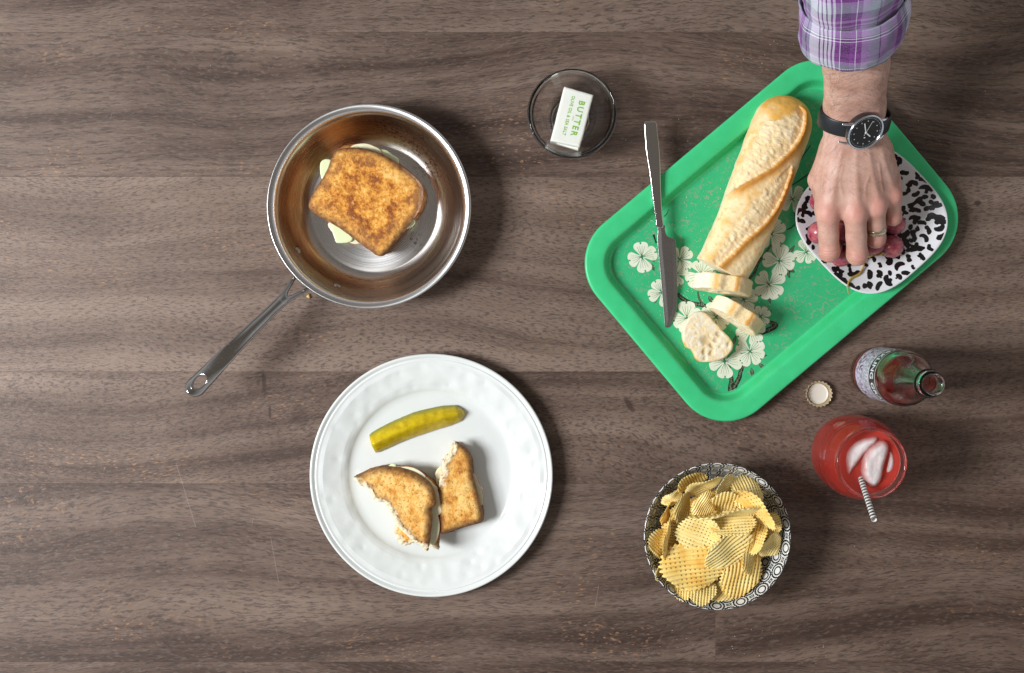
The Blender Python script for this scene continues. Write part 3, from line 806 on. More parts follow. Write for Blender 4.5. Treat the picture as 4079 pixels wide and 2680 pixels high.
# ================================================================== green tray
def c1(pts): return [(2300 + .9592*x, 200 + .9592*y) for x, y in pts]
TA = math.radians(40.0)
tu = np.array([math.cos(TA), math.sin(TA)]); tv = np.array([-math.sin(TA), math.cos(TA)])
TRZ = 18.0
tcen = P(3074, 958, TRZ)[:2]
TL, TW, TR = 393.0/2, 281.0/2, 60.0
def rrect(d, nc=18, ns=10):
    """outline at inset d from the outer edge"""
    a, b = TL - d, TW - d; r = max(TR - d, 6.0); out = []
    for (cx, cy, a0) in ((a-r, b-r, 0), (-a+r, b-r, 90), (-a+r, -b+r, 180), (a-r, -b+r, 270)):
        for k in range(nc + 1):
            t = math.radians(a0 + 90*k/nc); out.append((cx + r*math.cos(t), cy + r*math.sin(t)))
        nxt = {0: (-a+r, b), 90: (-a, -b+r), 180: (a-r, -b), 270: (a, b-r)}[a0]
        st = np.array(out[-1])
        for k in range(1, ns): out.append(tuple(st + (np.array(nxt) - st) * k / ns))
    return np.array(out)
tray = thing('serving_tray', 'bright green rectangular metal tray printed with white dogwood blossoms', 'tray', (tcen[0], tcen[1], 0))
tprof = cr([(1.4, 12.6), (0.2, 14.2), (0.0, 16.6), (0.9, 18.3), (2.6, 18.9), (7, 18.9), (16, 18.2), (21.5, 17.2), (24.0, 14.6), (26.4, 9.4), (28.6, 4.8), (31.2, 2.5), (34, 2.02), (38, 2.0)], 4, False)
tunder = cr([(38, 1.2), (31, 1.3), (27.8, 3.8), (25.4, 8.4), (23, 13.4), (20.6, 16.0), (15, 17.1), (8, 17.7), (3.4, 17.7), (1.8, 16.6), (2.0, 13.4)], 3, False)
rings = [(d, z) for d, z in tprof]; und = [(d, z) for d, z in tunder]
V, F = [], []
N_ = len(rrect(0))
for d, z in rings: V += [(*q_, z) for q_ in rrect(d)]
for i in range(len(rings) - 1):
    for k in range(N_):
        k2 = (k + 1) % N_
        F.append((i*N_+k, i*N_+k2, (i+1)*N_+k2, (i+1)*N_+k))
base_ = (len(rings)-1)*N_
V.append((0, 0, 2.0)); cidx = len(V) - 1
for k in range(N_): F.append((base_+k, base_+(k+1) % N_, cidx))
o2 = len(V)
for d, z in und[::-1]: V += [(*q_, z) for q_ in rrect(d)]
nu = len(und)
for i in range(nu - 1):
    for k in range(N_):
        k2 = (k + 1) % N_
        F.append((o2+i*N_+k2, o2+i*N_+k, o2+(i+1)*N_+k, o2+(i+1)*N_+k2)[::-1] if False else (o2+i*N_+k, o2+i*N_+k2, o2+(i+1)*N_+k2, o2+(i+1)*N_+k))
for k in range(N_):  # close the lip
    k2 = (k + 1) % N_
    F.append((o2+k2, o2+k, k, k2)[::-1])
V.append((0, 0, 1.2)); cb = len(V) - 1; ob_ = o2 + (nu-1)*N_
for k in range(N_): F.append((ob_+(k+1) % N_, ob_+k, cb)[::-1])
V = np.array(V)
W = np.stack([tcen[0] + tu[0]*V[:, 0] + tv[0]*V[:, 1], tcen[1] + tu[1]*V[:, 0] + tv[1]*V[:, 1], V[:, 2]], 1)
def tray_mat():
    m = Mat('green_enamel'); p = m.mm(); x, y, z = m.xyz(p)
    sp = m.ramp(m.noise(p, 0.27, 3, 0.6, 0.7), [(0.55, 0.0), (0.61, 1.0)])
    patch = m.ramp(m.noise(p, 0.035, 2), [(0.40, 0.25), (0.62, 1.0)])
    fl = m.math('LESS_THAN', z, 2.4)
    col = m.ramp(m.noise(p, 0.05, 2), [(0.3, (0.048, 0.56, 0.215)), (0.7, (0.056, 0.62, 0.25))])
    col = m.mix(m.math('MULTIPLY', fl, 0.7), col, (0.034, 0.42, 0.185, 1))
    col = m.mix(m.math('MULTIPLY', m.math('MULTIPLY', sp, fl), m.math('MULTIPLY', patch, 0.80)), col, (0.30, 0.36, 0.25, 1))
    # chipped enamel on the right-hand rim
    c = P(3768, 1020, 18)
    d = m.n('VectorMath', {0: p, 1: (c[0]-tcen[0], c[1]-tcen[1], 17)}, operation='DISTANCE').outputs['Value']
    ch = m.math('MULTIPLY', m.n('MapRange', {'Value': d, 'From Min': 9.0, 'From Max': 3.0}).outputs[0], m.ramp(m.noise(p, 0.5, 3), [(0.5, 0.0), (0.58, 1.0)]))
    col = m.mix(ch, col, (0.20, 0.10, 0.06, 1))
    m.set(Base_Color=col, Roughness=m.ramp(m.noise(p, 0.08, 3), [(0.3, 0.26), (0.7, 0.36)]), Specular_IOR_Level=0.5)
    m.bump(m.noise(p, 0.02, 2), 1.2, 0.4)
    return m.m
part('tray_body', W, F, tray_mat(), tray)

# ---- printed blossoms, leaves and branches on the tray floor (flat print)
def print_mats():
    m = Mat('print_cream', Roughness=0.32); p = m.mm()
    m.set(Base_Color=m.ramp(m.noise(p, 0.12, 2), [(0.35, (0.74, 0.78, 0.60)), (0.65, (0.80, 0.84, 0.70))]))
    return m.m, plain('print_black', (0.014, 0.016, 0.012, 1), 0.32), plain('print_green', (0.02, 0.20, 0.085, 1), 0.32), plain('print_pale', (0.36, 0.45, 0.30, 1), 0.32)
MPC, MPK, MPG, MPP = print_mats()
TZ = 2.0
def fan(pts, z):
    pts = np.asarray(pts); c = pts.mean(0)
    V = [(*c, z)] + [(*q_, z) for q_ in pts]; n = len(pts)
    return np.array(V), [(0, 1 + k, 1 + (k+1) % n) for k in range(n)]
def stroke(pts, w0, w1, z, n=6):
    p = cr(pts, n, False); T = np.gradient(p, axis=0); T /= np.linalg.norm(T, axis=1)[:, None] + 1e-9
    N = np.stack([-T[:, 1], T[:, 0]], 1); w = np.interp(np.linspace(0, 1, len(p)), np.linspace(0, 1, 2 if not hasattr(w0, '__len__') else len(w0)), [w0, w1] if not hasattr(w0, '__len__') else w0)
    L = p + N * w[:, None] / 2; R = p - N * w[:, None] / 2
    V = np.vstack([np.c_[L, np.full(len(p), z)], np.c_[R, np.full(len(p), z)]]); m_ = len(p)
    return V, [(m_+i, m_+i+1, i+1, i) for i in range(m_ - 1)]
def flower(c, r, rot, zl, seed):
    rr = random.Random(seed); c = np.asarray(c)
    pet, vein = [], []
    for k in range(4):
        a = rot + k * math.pi/2 + rr.uniform(-0.18, 0.18); L = r * rr.uniform(0.88, 1.08); wd_ = r * rr.uniform(0.44, 0.56)
        base_shape = [(0.03, 0.08), (0.30, 0.50), (0.62, 1.0), (0.88, 0.92), (1.0, 0.50), (1.01, 0.22), (0.96, 0.09), (0.93, 0), (0.96, -0.09), (1.01, -0.22), (1.0, -0.50), (0.88, -0.92), (0.62, -1.0), (0.30, -0.50), (0.03, -0.08)]
        pts = cr([(L*s, wd_*w) for s, w in base_shape], 3)
        R = np.array([[math.cos(a), -math.sin(a)], [math.sin(a), math.cos(a)]])
        # the fan centre sits well inside the petal, so the notch stays open
        pet.append(fan(pts @ R.T + c, TZ + zl + 0.015*k))
        for w in (-0.42, -0.14, 0.14, 0.42):
            q_ = np.array([(0.10*L, 0.06*w*r), (0.4*L, w*wd_*0.8), (0.74*L, w*wd_*1.25)])
            vein.append(stroke(q_ @ R.T + c, 0.5, 0.22, TZ + zl + 0.09, 3))
        vein.append(stroke(np.array([(0.87*L, 0.06*wd_), (0.93*L, 0), (0.87*L, -0.06*wd_)]) @ R.T + c, 1.1, 1.1, TZ + zl + 0.10, 2))
    vein.append(fan([(c[0] + 0.10*r*rr.uniform(.7, 1.2)*math.cos(t), c[1] + 0.10*r*rr.uniform(.7, 1.2)*math.sin(t)) for t in np.linspace(0, 2*math.pi, 12, endpoint=False)], TZ + zl + 0.11))
    f = part('printed_blossom', *join(*pet), MPC, tray, smooth=False)
    part('printed_veins', *join(*vein), MPG, f, smooth=False)
def leaf(c, L, wd_, ang, zl):
    sh = [(0, 0), (0.25, 0.75), (0.5, 1.0), (0.8, 0.5), (1.0, 0), (0.8, -0.5), (0.5, -1.0), (0.25, -0.75)]
    R = np.array([[math.cos(ang), -math.sin(ang)], [math.sin(ang), math.cos(ang)]])
    pts = np.array([(s*L, w*wd_/2) for s, w in sh]) @ R.T + c
    f = part('printed_leaf', *fan(pts, TZ + zl), MPK, tray, smooth=False)
    vs = [stroke(np.array([(0.1*L, 0), (0.5*L, 0.03*wd_), (0.85*L, 0)]) @ R.T + c, 0.45, 0.2, TZ + zl + 0.05, 3)]
    for w in (-0.25, 0.25): vs.append(stroke(np.array([(0.2*L, w*wd_*0.4), (0.5*L, w*wd_), (0.75*L, w*wd_*0.6)]) @ R.T + c, 0.3, 0.12, TZ + zl + 0.05, 3))
    part('printed_veins', *join(*vs), MPP, f, smooth=False)
def branch(px, w, zl, hatch=True, seed=1):
    pts = PX(c1(px), 2); rr = random.Random(seed)
    b_ = part('printed_branch', *stroke(pts, w, None, TZ + zl, 8), MPK, tray, smooth=False)
    if hatch:
        p = cr(pts, 8, False); T = np.gradient(p, axis=0); T /= np.linalg.norm(T, axis=1)[:, None]
        L = np.r_[0, np.cumsum(np.linalg.norm(np.diff(p, axis=0), axis=1))]
        hs = []
        s = 0.6
        while s < L[-1] - 0.4:
            q_ = np.array([np.interp(s, L, p[:, 0]), np.interp(s, L, p[:, 1])]); t = np.array([np.interp(s, L, T[:, 0]), np.interp(s, L, T[:, 1])]); nn = np.array([-t[1], t[0]])
            ww = np.interp(s / L[-1], np.linspace(0, 1, len(w)), w)
            a0 = rr.uniform(-0.38, -0.05) * ww; a1 = rr.uniform(0.1, 0.40) * ww
            hs.append(stroke([q_ + nn*a0, q_ + nn*(a0+a1)/2 + t*0.35, q_ + nn*a1], 0.42, 0.3, TZ + zl + 0.05, 2))
            s += rr.uniform(0.8, 1.7)
        part('printed_bark', *join(*hs), MPP, b_, smooth=False)
branch([(640, 1445), (636, 1400), (640, 1370), (634, 1340), (628, 1310), (600, 1270)], [7.5, 6, 5.0, 4.4, 3.2, 2], 0.06, seed=2)
branch([(648, 1445), (652, 1400), (672, 1360), (678, 1335), (700, 1290), (740, 1210)], [7.5, 6, 5.2, 4.6, 3, 2], 0.07, seed=3)
branch([(415, 1010), (435, 1030), (470, 1050), (530, 1062), (580, 1100)], [3.5, 5.0, 5.4, 4.6, 2], 0.06, seed=4)
branch([(500, 1000), (505, 1030), (522, 1056)], [1.4, 2.2, 2.6], 0.07, seed=5)
branch([(700, 960), (735, 925), (745, 895), (760, 870), (800, 815), (830, 770)], [2.5, 3.0, 3.6, 3.0, 2.2, 1.6], 0.06, seed=6)
branch([(740, 885), (736, 872), (742, 865)], [1.2, 1.8, 1.2], 0.07, False)
branch([(720, 1190), (760, 1175), (815, 1150), (822, 1138), (790, 1130), (765, 1150)], [3, 5.5, 6.2, 5.0, 4.0, 2], 0.06, seed=7)
branch([(870, 745), (890, 735), (905, 715), (900, 660)], [1.5, 1.4, 1.3, 1.0], 0.06, False)
branch([(893, 560), (930, 535), (965, 510)], [1.2, 1.5, 1.3], 0.06, False)
branch([(905, 500), (930, 450), (968, 395)], [0.9, 1.3, 1.1], 0.06, False)
branch([(880, 860), (905, 855), (925, 845)], [1.4, 1.2, 1.2], 0.06, False)
branch([(358, 655), (368, 632), (388, 606)], [0.8, 0.9, 0.4], 0.06, False)
branch([(360, 690), (372, 678), (378, 660)], [0.9, 0.8, 0.3], 0.06, False)
branch([(316, 765), (324, 790), (328, 800)], [2.6, 1.6, 2.2], 0.06, False)
FL = [(268, 857, 58, 0.2), (425, 868, 52, 0.9), (408, 930, 46, 0.3), (350, 1005, 52, 0.5), (515, 930, 62, 0.35), (893, 618, 56, 0.6), (805, 762, 60, 0.7), (838, 875, 66, 0.05),
      (795, 972, 64, 0.75), (690, 1035, 58, 0.4), (455, 1112, 62, 0.15), (575, 1108, 62, 0.8), (720, 1165, 56, 0.5), (612, 1292, 66, 0.15), (716, 1250, 60, 0.9), (950, 838, 48, 0.4), (660, 940, 48, 0.2), (760, 1105, 40, 0.7)]
for i, (x, y, r, rot) in enumerate(FL):
    c = P(*c1([(x, y)])[0], 2)[:2]
    flower(c, 1.06 * r * 0.9592 / SC, rot, 0.14 + 0.012 * i, i)
for (x, y, L, w, a) in ((318, 880, 26, 14, 100), (305, 885, 34, 15, -65), (425, 838, 34, 12, 60), (328, 1030, 24, 10, -110), (345, 1040, 22, 10, -80), (868, 905, 40, 18, -25), (870, 905, 44, 16, -75), (878, 845, 44, 14, 55),
                        (545, 1020, 36, 18, -60), (742, 1092, 36, 13, 105), (770, 1102, 44, 16, 30), (755, 1272, 34, 14, 10), (752, 1300, 40, 15, -40), (722, 1318, 44, 16, -80), (648, 1222, 40, 14, 75), (790, 1018, 36, 14, -70), (905, 690, 36, 12, 80)):
    leaf(P(*c1([(x, y)])[0], 2)[:2], L*0.9592/SC, w*0.9592/SC, math.radians(a), 0.10)

# ================================================================== table knife
knife = thing('table_knife', 'steel table knife resting across the left edge of the green tray', 'knife', (*P(2632, 905, 0)[:2], 3))
def kz(y):  # the knife slopes from the tray rim down to the tray floor
    y0 = P(0, 1303, 3)[1]; y1 = P(0, 492, 30)[1]
    return 3.3 + (y - y0) / (y1 - y0) * 28.5
def c8(pts): return [(2500 + .4733*x, 900 + .4733*y) for x, y in pts]
def c4b(pts): return [(2500 + .3198*x, 460 + .3198*y) for x, y in pts]
hp = cr(PX(c4b([(192, 100), (196, 240), (214, 450), (248, 640), (280, 850), (312, 1080), (345, 1300), (362, 1390), (448, 1392), (436, 1250), (420, 1050), (408, 820), (400, 600), (384, 400), (364, 230), (342, 98), (265, 92)]), 20), 4)
V, F, d2 = slab(hp, 4.6, 2.0, 0.6); V = smooth_mesh(V, F, 8)
V[:, 2] += np.clip(-d2 / 3.0, 0, 1) * -0.6 * (V[:, 2] > 0)
V[:, 2] += kz(V[:, 1]) + 0.4
mk = steel_worn('knife_steel', 0.10, 0.25, (0.58, 0.575, 0.57, 1))
part('handle', V, F, mk, knife)
bp = cr(PX(c8([(245, -2), (247, 50), (243, 100), (252, 220), (268, 360), (284, 520), (300, 680), (312, 800), (316, 845), (332, 857), (352, 852), (382, 800), (404, 740), (415, 660), (417, 520), (411, 340), (403, 190), (396, 125), (378, 108), (345, 98), (318, 72), (306, 30), (304, -4)]), 7), 3)
V, F, d2 = slab(bp, 2.0, 0.8, 0.5); V = smooth_mesh(V, F, 5)
thick = np.clip((-d2) / 5.0, 0.25, 1)
V[:, 2] = V[:, 2] * thick + kz(V[:, 1]) + np.clip((V[:, 1] - P(0, 960, 9)[1]) / 12, 0, 1) * 0.0
part('blade', V, F, steel_worn('blade_steel', 0.26, 0.12, (0.44, 0.435, 0.43, 1)), knife)
# ================================================================== baguette
def bread_vc_mat(name, rough=0.62, scale=1.0):
    m = Mat(name); p = m.mm()
    c = m.attr('col', 'Color'); rf = m.attr('rough')
    f = m.noise(p, 0.8, 4, 0.65); g = m.noise(p, 0.25, 3, 0.6)
    dark = m.mix(1.0, c, (0.86, 0.74, 0.56, 1), 'MULTIPLY')
    col = m.mix(m.ramp(f, [(0.35, 0.65), (0.55, 0.0)]), c, dark)
    m.set(Base_Color=col, Roughness=rough, Specular_IOR_Level=0.3, Subsurface_Weight=0.08, Subsurface_Radius=(0.003, 0.002, 0.001))
    m.bump(m.math('MULTIPLY', m.math('ADD', f, g), m.math('ADD', 0.25, rf)), 0.7, 0.6)
    return m.m
MBAG = bread_vc_mat('baguette_crust')
PALE = np.array([0.93, 0.75, 0.45]); GOLD = np.array([0.82, 0.46, 0.10]); BROWN = np.array([0.56, 0.25, 0.045]); CRUMB = np.array([0.92, 0.74, 0.43]); WHITE = np.array([0.90, 0.84, 0.68]); FLOUR = np.array([0.76, 0.67, 0.49])
BFZ = 2.4       # tray floor with its print
def lerp(a, b, t): return a + (b - a) * t[:, None]
def baguette():
    top = 48.0
    ax_px = c1([(602, 914), (668, 790), (738, 618), (800, 455), (850, 325), (878, 245), (896, 183)])
    axis = cr(PX(ax_px, 32), 30, False)
    s = np.r_[0, np.cumsum(np.linalg.norm(np.diff(axis, axis=0), axis=1))]; L = s[-1]
    ns, nt = 300, 150
    S = np.linspace(0, L, ns); cx = np.interp(S, s, axis[:, 0]); cy = np.interp(S, s, axis[:, 1])
    T = np.gradient(np.stack([cx, cy], 1), axis=0); T /= np.linalg.norm(T, axis=1)[:, None]; N = np.stack([-T[:, 1], T[:, 0]], 1)
    t = S / L
    tip = np.sqrt(np.clip(1 - np.clip((S - (L - 36)) / 36, 0, 1)**2.3, 0, 1))
    hw_ = np.interp(t, [0, 0.06, 0.25, 0.5, 0.75, 0.88, 1.0], [30.5, 31, 32.5, 34, 34, 33.5, 32]) * tip
    hh = np.interp(t, [0, 0.3, 0.8, 1.0], [44, 47, 46, 40]) * (0.35 + 0.65 * tip)
    V = np.zeros((ns, nt, 3)); up_n = np.zeros((ns, nt))
    for j in range(nt):
        a = 2 * math.pi * j / nt
        cs, sn = math.cos(a), math.sin(a)
        w = np.sign(cs) * abs(cs)**0.9
        z = 0.5 + 0.5 * np.sign(sn) * abs(sn)**(0.85 if sn > 0 else 0.45)
        V[:, j, 0] = cx + N[:, 0] * w * hw_; V[:, j, 1] = cy + N[:, 1] * w * hw_; V[:, j, 2] = BFZ + z * hh * (0.98 if sn > 0 else 1) + (1 - tip) * 4 * (sn <= 0)
        up_n[:, j] = sn
    # the cut end is slanted a little
    V = V.reshape(-1, 3); un = np.clip(up_n.ravel(), 0, 1)
    x, y = V[:, 0], V[:, 1]
    n1 = fbm(V * 0.07, 3, 1); n2 = fbm(V * 0.25, 3, 2); n3 = fbm(V * 0.7, 3, 3)
    col = np.tile(PALE, (len(V), 1)); rough = np.full(len(V), 0.15); dz = n1 * 1.6 + n2 * 0.5
    # browner skin at the rounded tip and in blotches
    endb = np.clip((np.repeat(t, nt) - 0.72) / 0.25, 0, 1)
    col = lerp(col, GOLD, np.clip(endb * 1.25 + n1 * 1.4, 0, 1.0))
    col = lerp(col, GOLD, np.clip((n2 - 0.18) * 4, 0, 0.55))
    lowb = np.clip(0.35 - un, 0, 1)
    col = lerp(col, WHITE, np.clip(lowb * 1.5, 0, 0.6))
    # two slashes, each with a browned ear along its right side
    slashes = [(c1([(925, 225), (950, 262), (940, 330), (905, 395), (850, 452), (790, 500), (715, 545), (640, 590)]), c1([(830, 225), (770, 300), (730, 390), (690, 460), (655, 520), (625, 590)])),
               (c1([(895, 478), (880, 540), (855, 610), (815, 675), (765, 735), (700, 790), (640, 850), (560, 925)]), c1([(800, 560), (740, 620), (680, 690), (630, 760), (590, 830), (530, 930)]))]
    for ear_px, far_px in slashes:
        ear = cr(PX(ear_px, 42), 8, False); far = cr(PX(far_px, 42), 8, False)
        de, sg, te = line_dist(x, y, ear)
        df, sf, tf = line_dist(x, y, far)
        # which side of the ear line is the loaf's open crumb: the side of the far line
        ref = line_dist(np.array([far[len(far)//2][0]]), np.array([far[len(far)//2][1]]), ear)[1][0]
        e = np.where(sg == ref, -de, de) + n2 * 1.5          # negative in the opened crumb
        fade = np.clip(te * 9, 0, 1) * np.clip((1.02 - te) * 12, 0, 1) * np.clip(un * 4, 0, 1)
        ridge = np.exp(-(np.clip(e, 0, None) / 5.5)**2) * np.exp(-(np.clip(-e, 0, None) / 1.1)**2)
        wide = np.maximum(de + df, 1e-3); inside = (e < 0) & (df < de + df) & (de < wide * 1.02)
        reff = line_dist(np.array([ear[len(ear)//2][0]]), np.array([ear[len(ear)//2][1]]), far)[1][0]
        between = np.clip(-e / 1.5, 0, 1) * np.clip((np.where(sf == reff, df, -df) + 3 + n2*5) / 4, 0, 1) * fade
        dz += ridge * 4.2 * fade - between * (3.4 * np.exp(-(np.clip(-e, 0, None) / 9)**2) + 0.6) + between * (n2 * 1.7 + n3 * 0.4)
        cc = lerp(np.tile(CRUMB, (len(V), 1)), WHITE, np.clip(0.05 + n2 * 1.4, 0, 1))
        cc = lerp(cc, FLOUR, np.clip((n3 - 0.15) * 1.5 + 0.6*np.exp(-(np.clip(-e, 0, None)/5)**2) * 0.9, 0, 0.9))
        k = between[:, None] * 0.95
        col = col * (1 - k) + cc * k
        rough = np.maximum(rough, between)
        rk = np.clip(ridge * 1.25 + n2 * 0.5 * ridge, 0, 1) * fade
        col = lerp(col, GOLD, np.clip(np.exp(-(np.clip(e, 0, None) / 7)**2) * (e > 0) * fade * 0.95, 0, 1))
        col = lerp(col, BROWN * 1.15, np.clip(rk * 1.05, 0, 0.95))
        # a golden hem on the far lip of the slash
        hem = np.exp(-((np.where(sf == reff, df, -df) + 2.0) / 3.0)**2) * fade
        col = lerp(col, GOLD, np.clip(hem * (0.4 + n2), 0, 0.55))
    V[:, 2] += dz * np.clip(un * 1.6, 0, 1)
    side_out = np.clip(1 - un, 0, 1) * (n1 * 1.4 + n2 * 0.4)
    V[:, 0] += np.repeat(N[:, 0], nt) * side_out; V[:, 1] += np.repeat(N[:, 1], nt) * side_out
    F = []
    for i in range(ns - 1):
        for j in range(nt):
            j2 = (j + 1) % nt
            F.append((i*nt+j, (i+1)*nt+j, (i+1)*nt+j2, i*nt+j2)[::-1])
    V = list(map(tuple, V)); nV = len(V)
    # cut face: rings shrinking to the middle, crumb coloured
    ring0 = np.array(V[:nt]); c0 = ring0.mean(0)
    prev = list(range(nt)); cc = [tuple(v) for v in col]; rg = list(rough)
    for q_ in (0.97, 0.8, 0.6, 0.4, 0.2):
        ids = []
        for j in range(nt):
            v = c0 + (ring0[j] - c0) * q_
            v[:2] -= T[0] * (0.6 + 0.8 * float(vnoise(np.array([v * 0.3]), 4)[0])) * (q_ < 0.95)
            ids.append(len(V)); V.append(tuple(v)); cc.append(tuple(WHITE)); rg.append(1.0)
        for j in range(nt): F.append((prev[j], prev[(j+1) % nt], ids[(j+1) % nt], ids[j])[::-1])
        prev = ids
    V.append(tuple(c0)); cc.append(tuple(WHITE)); rg.append(1.0)
    for j in range(nt): F.append((prev[j], prev[(j+1) % nt], len(V)-1)[::-1])
    F.append(tuple((ns-1)*nt + j for j in range(nt))[::-1])
    V = np.array(V); V[:, 2] = np.maximum(V[:, 2], BFZ)
    solo('baguette', 'crusty baguette with two slashes and one end cut off on green tray', 'baguette', V, F, MBAG, cols=np.array(cc), attrs={'rough': rg})
baguette()

# ---- cut slices: loaf cross section (width across, height up), then stood up or laid down
SECT = cr([(-30, 6), (-32, 16), (-29, 28), (-20, 39), (-9, 43.5), (-2, 42), (4, 43), (11, 45.5), (18, 41), (27, 30), (31.5, 18), (30, 6), (22, 0.6), (0, 0), (-22, 0.6)], 5)
def slice_parts(thick, seed, scale=(1, 1)):
    poly = SECT * np.array(scale)
    V, F, d2 = slab(poly, thick, 1.4, 0.9, wob=0.4, wscale=0.12, seed=seed, topwob=0.35)
    n2 = fbm(V * 0.25, 3, seed); n3 = fbm(V * 0.6, 3, seed + 1)
    face = np.clip((np.abs(V[:, 2]) - thick/2 + 1.0) / 0.9, 0, 1) * np.clip((-d2 - 0.8) / 1.2, 0, 1)
    # the outside: left side whitened to paint in the window's glare, a torn crumb strip and a browned ear on top
    u = V[:, 0] / scale[0]
    out = np.tile(PALE, (len(V), 1))
    out = lerp(out, WHITE, np.clip((-u - 14) / 8, 0, 0.9))
    strip = np.clip((u + 10 + n2*5) / 2.5, 0, 1) * np.clip((8 + n2*4 - u) / 2.5, 0, 1) * (V[:, 1] > 20)
    out = lerp(out, CRUMB * (0.92 + 0.3*n3[:, None]), strip)
    ear = np.exp(-((u - 10.5 - n2*3) / 3.2)**2) * (V[:, 1] > 20)
    ear2 = np.exp(-((u + 12 - n2*3) / 3.0)**2) * (V[:, 1] > 20)
    out = lerp(out, GOLD, np.clip(ear + ear2 * 0.8, 0, 0.9)); out = lerp(out, BROWN, np.clip(ear * 1.1 - 0.35, 0, 0.6))
    inn = lerp(np.tile(WHITE, (len(V), 1)), CRUMB, np.clip(0.35 + n2 * 1.6, 0, 1))
    # air holes sunk into the crumb
    rr = random.Random(seed); hol = np.zeros(len(V))
    for k in range(22):
        hx_ = rr.uniform(-24, 24); hy_ = rr.uniform(5, 38); hr = rr.choice([1.0, 1.3, 1.6, 2.2, 2.8]) if k else 5.4
        if not k: hx_, hy_ = 1.0, 21.0
        ang = rr.uniform(0, 3.14); dx, dy = V[:, 0] - hx_, V[:, 1] - hy_
        a_, b_ = dx*math.cos(ang) + dy*math.sin(ang), -dx*math.sin(ang) + dy*math.cos(ang)
        q_ = np.sqrt((a_ / (hr*1.4))**2 + (b_ / hr)**2)
        hol = np.maximum(hol, np.clip(1.25 - q_, 0, 1) * min(1.0, 0.5 + hr/5) * (hr if hr < 3 else 3.2))
    V[:, 2] -= np.sign(V[:, 2]) * hol * face * 0.9
    V[:, 2] += np.sign(V[:, 2]) * n3 * 0.5 * face
    inn = lerp(inn, np.array([0.62, 0.47, 0.25]), np.clip(hol * 0.28, 0, 0.55))
    rim = np.clip((d2 + 2.6) / 1.6, 0, 1) * face
    inn = lerp(inn, GOLD * 1.1, rim * 0.6)
    cols = out * (1 - face[:, None]) + inn * face[:, None]
    return V, F, cols, np.clip(0.25 + face * 0.6 + strip * 0.6, 0, 1)
def stood(px_l, px_r, thick, seed, label, zc=40):
    a = P(*c1([px_l])[0], zc)[:2]; b = P(*c1([px_r])[0], zc)[:2]; d = b - a; w = np.linalg.norm(d); d = d / w; n = np.array([-d[1], d[0]])
    V, F, cols, rg = slice_parts(thick, seed, (w / 63.5, 1.0))
    c = (a + b) / 2
    lean = 0.10
    W = np.stack([c[0] + d[0]*V[:, 0] - n[0]*(V[:, 2] - lean*V[:, 1]), c[1] + d[1]*V[:, 0] - n[1]*(V[:, 2] - lean*V[:, 1]), V[:, 1] + BFZ + 0.3], 1)
    solo('bread_slice', label, 'bread slice', W, F, MBAG, group='cut baguette slices', cols=cols, attrs={'rough': rg})
stood((497, 960), (738, 1000), 18, 31, 'baguette slice standing on its crust beside the cut loaf end')
stood((575, 1046), (768, 1172), 17, 33, 'baguette slice standing at a slant between the other two slices')
V, F, cols, rg = slice_parts(15, 35, (0.98, 1.0))
ang = math.radians(-47)     # direction of the flat base in the photograph
base_c = P(*c1([(588, 1148)])[0], 16)[:2]
d = np.array([math.cos(ang), math.sin(ang)]); n = np.array([d[1], -d[0]])
W = np.stack([base_c[0] + d[0]*V[:, 0] + n[0]*V[:, 1], base_c[1] + d[1]*V[:, 0] + n[1]*V[:, 1], BFZ + 8.0 - V[:, 2]], 1)
solo('bread_slice', 'baguette slice lying flat with airy white cut face up', 'bread slice', W, F, MBAG, group='cut baguette slices', cols=cols, attrs={'rough': rg})

# ================================================================== leopard-print plate
LZ = 20.0
lc = P(*c1([(1215, 702)])[0], LZ)[:2]
LR = 316 * 0.9592 / SC * (1 - LZ / H)
def lp_r(a):   # radius of the rounded-square outline; corners along the axes of the picture
    t = a - math.radians(-3.0)
    c, s = abs(math.cos(t + math.pi/4)), abs(math.sin(t + math.pi/4))
    return LR * 0.865 / (c**3.0 + s**3.0)**(1/3.0) * 1.0
def lp_z(q): # height over the tray floor as a function of the normalised radius
    return BFZ + np.interp(q, [0, 0.45, 0.6, 0.75, 0.88, 1.0], [3.6, 3.8, 5.2, 9.4, 14.2, 18.6])
def lp_tilt(x, y):  # one side of the plate rides up on the sloping wall of the tray
    return 4.8 + 0.098 * ((x - lc[0]) * 0.74 - (y - lc[1]) * 0.67)
qs = list(np.linspace(0.04, 1.0, 34)); nA = 144
V = [(lc[0], lc[1], lp_z(0))]; F = []
for q_ in qs:
    for k in range(nA):
        a = 2*math.pi*k/nA; r = lp_r(a)*q_; V.append((lc[0]+r*math.cos(a), lc[1]+r*math.sin(a), float(lp_z(q_))))
for k in range(nA): F.append((0, 1+k, 1+(k+1) % nA))
for i in range(len(qs)-1):
    for k in range(nA):
        k2 = (k+1) % nA; F.append((1+i*nA+k, 1+(i+1)*nA+k, 1+(i+1)*nA+k2, 1+i*nA+k2))
last = 1+(len(qs)-1)*nA
under = [(1.008, -0.6), (1.005, -1.8), (0.97, -2.6), (0.88, -2.4), (0.75, -2.4), (0.62, -2.3)]
for (q_, dz) in under + [(0.60, None), (0.55, None), (0.54, -1.4), (0.3, -1.6)]:
    s0 = len(V)
    for k in range(nA):
        a = 2*math.pi*k/nA; r = lp_r(a)*q_
        z = BFZ + 0.1 if dz is None else float(lp_z(min(q_, 1))) + dz
        V.append((lc[0]+r*math.cos(a), lc[1]+r*math.sin(a), z))
    for k in range(nA):
        k2 = (k+1) % nA; F.append((last+k, s0+k, s0+k2, last+k2))
    last = s0
F.append(tuple(last + k for k in range(nA))[::-1])
lplate = thing('leopard_plate', 'small rounded square plate with black leopard spots under the hand', 'plate', (lc[0], lc[1], BFZ))
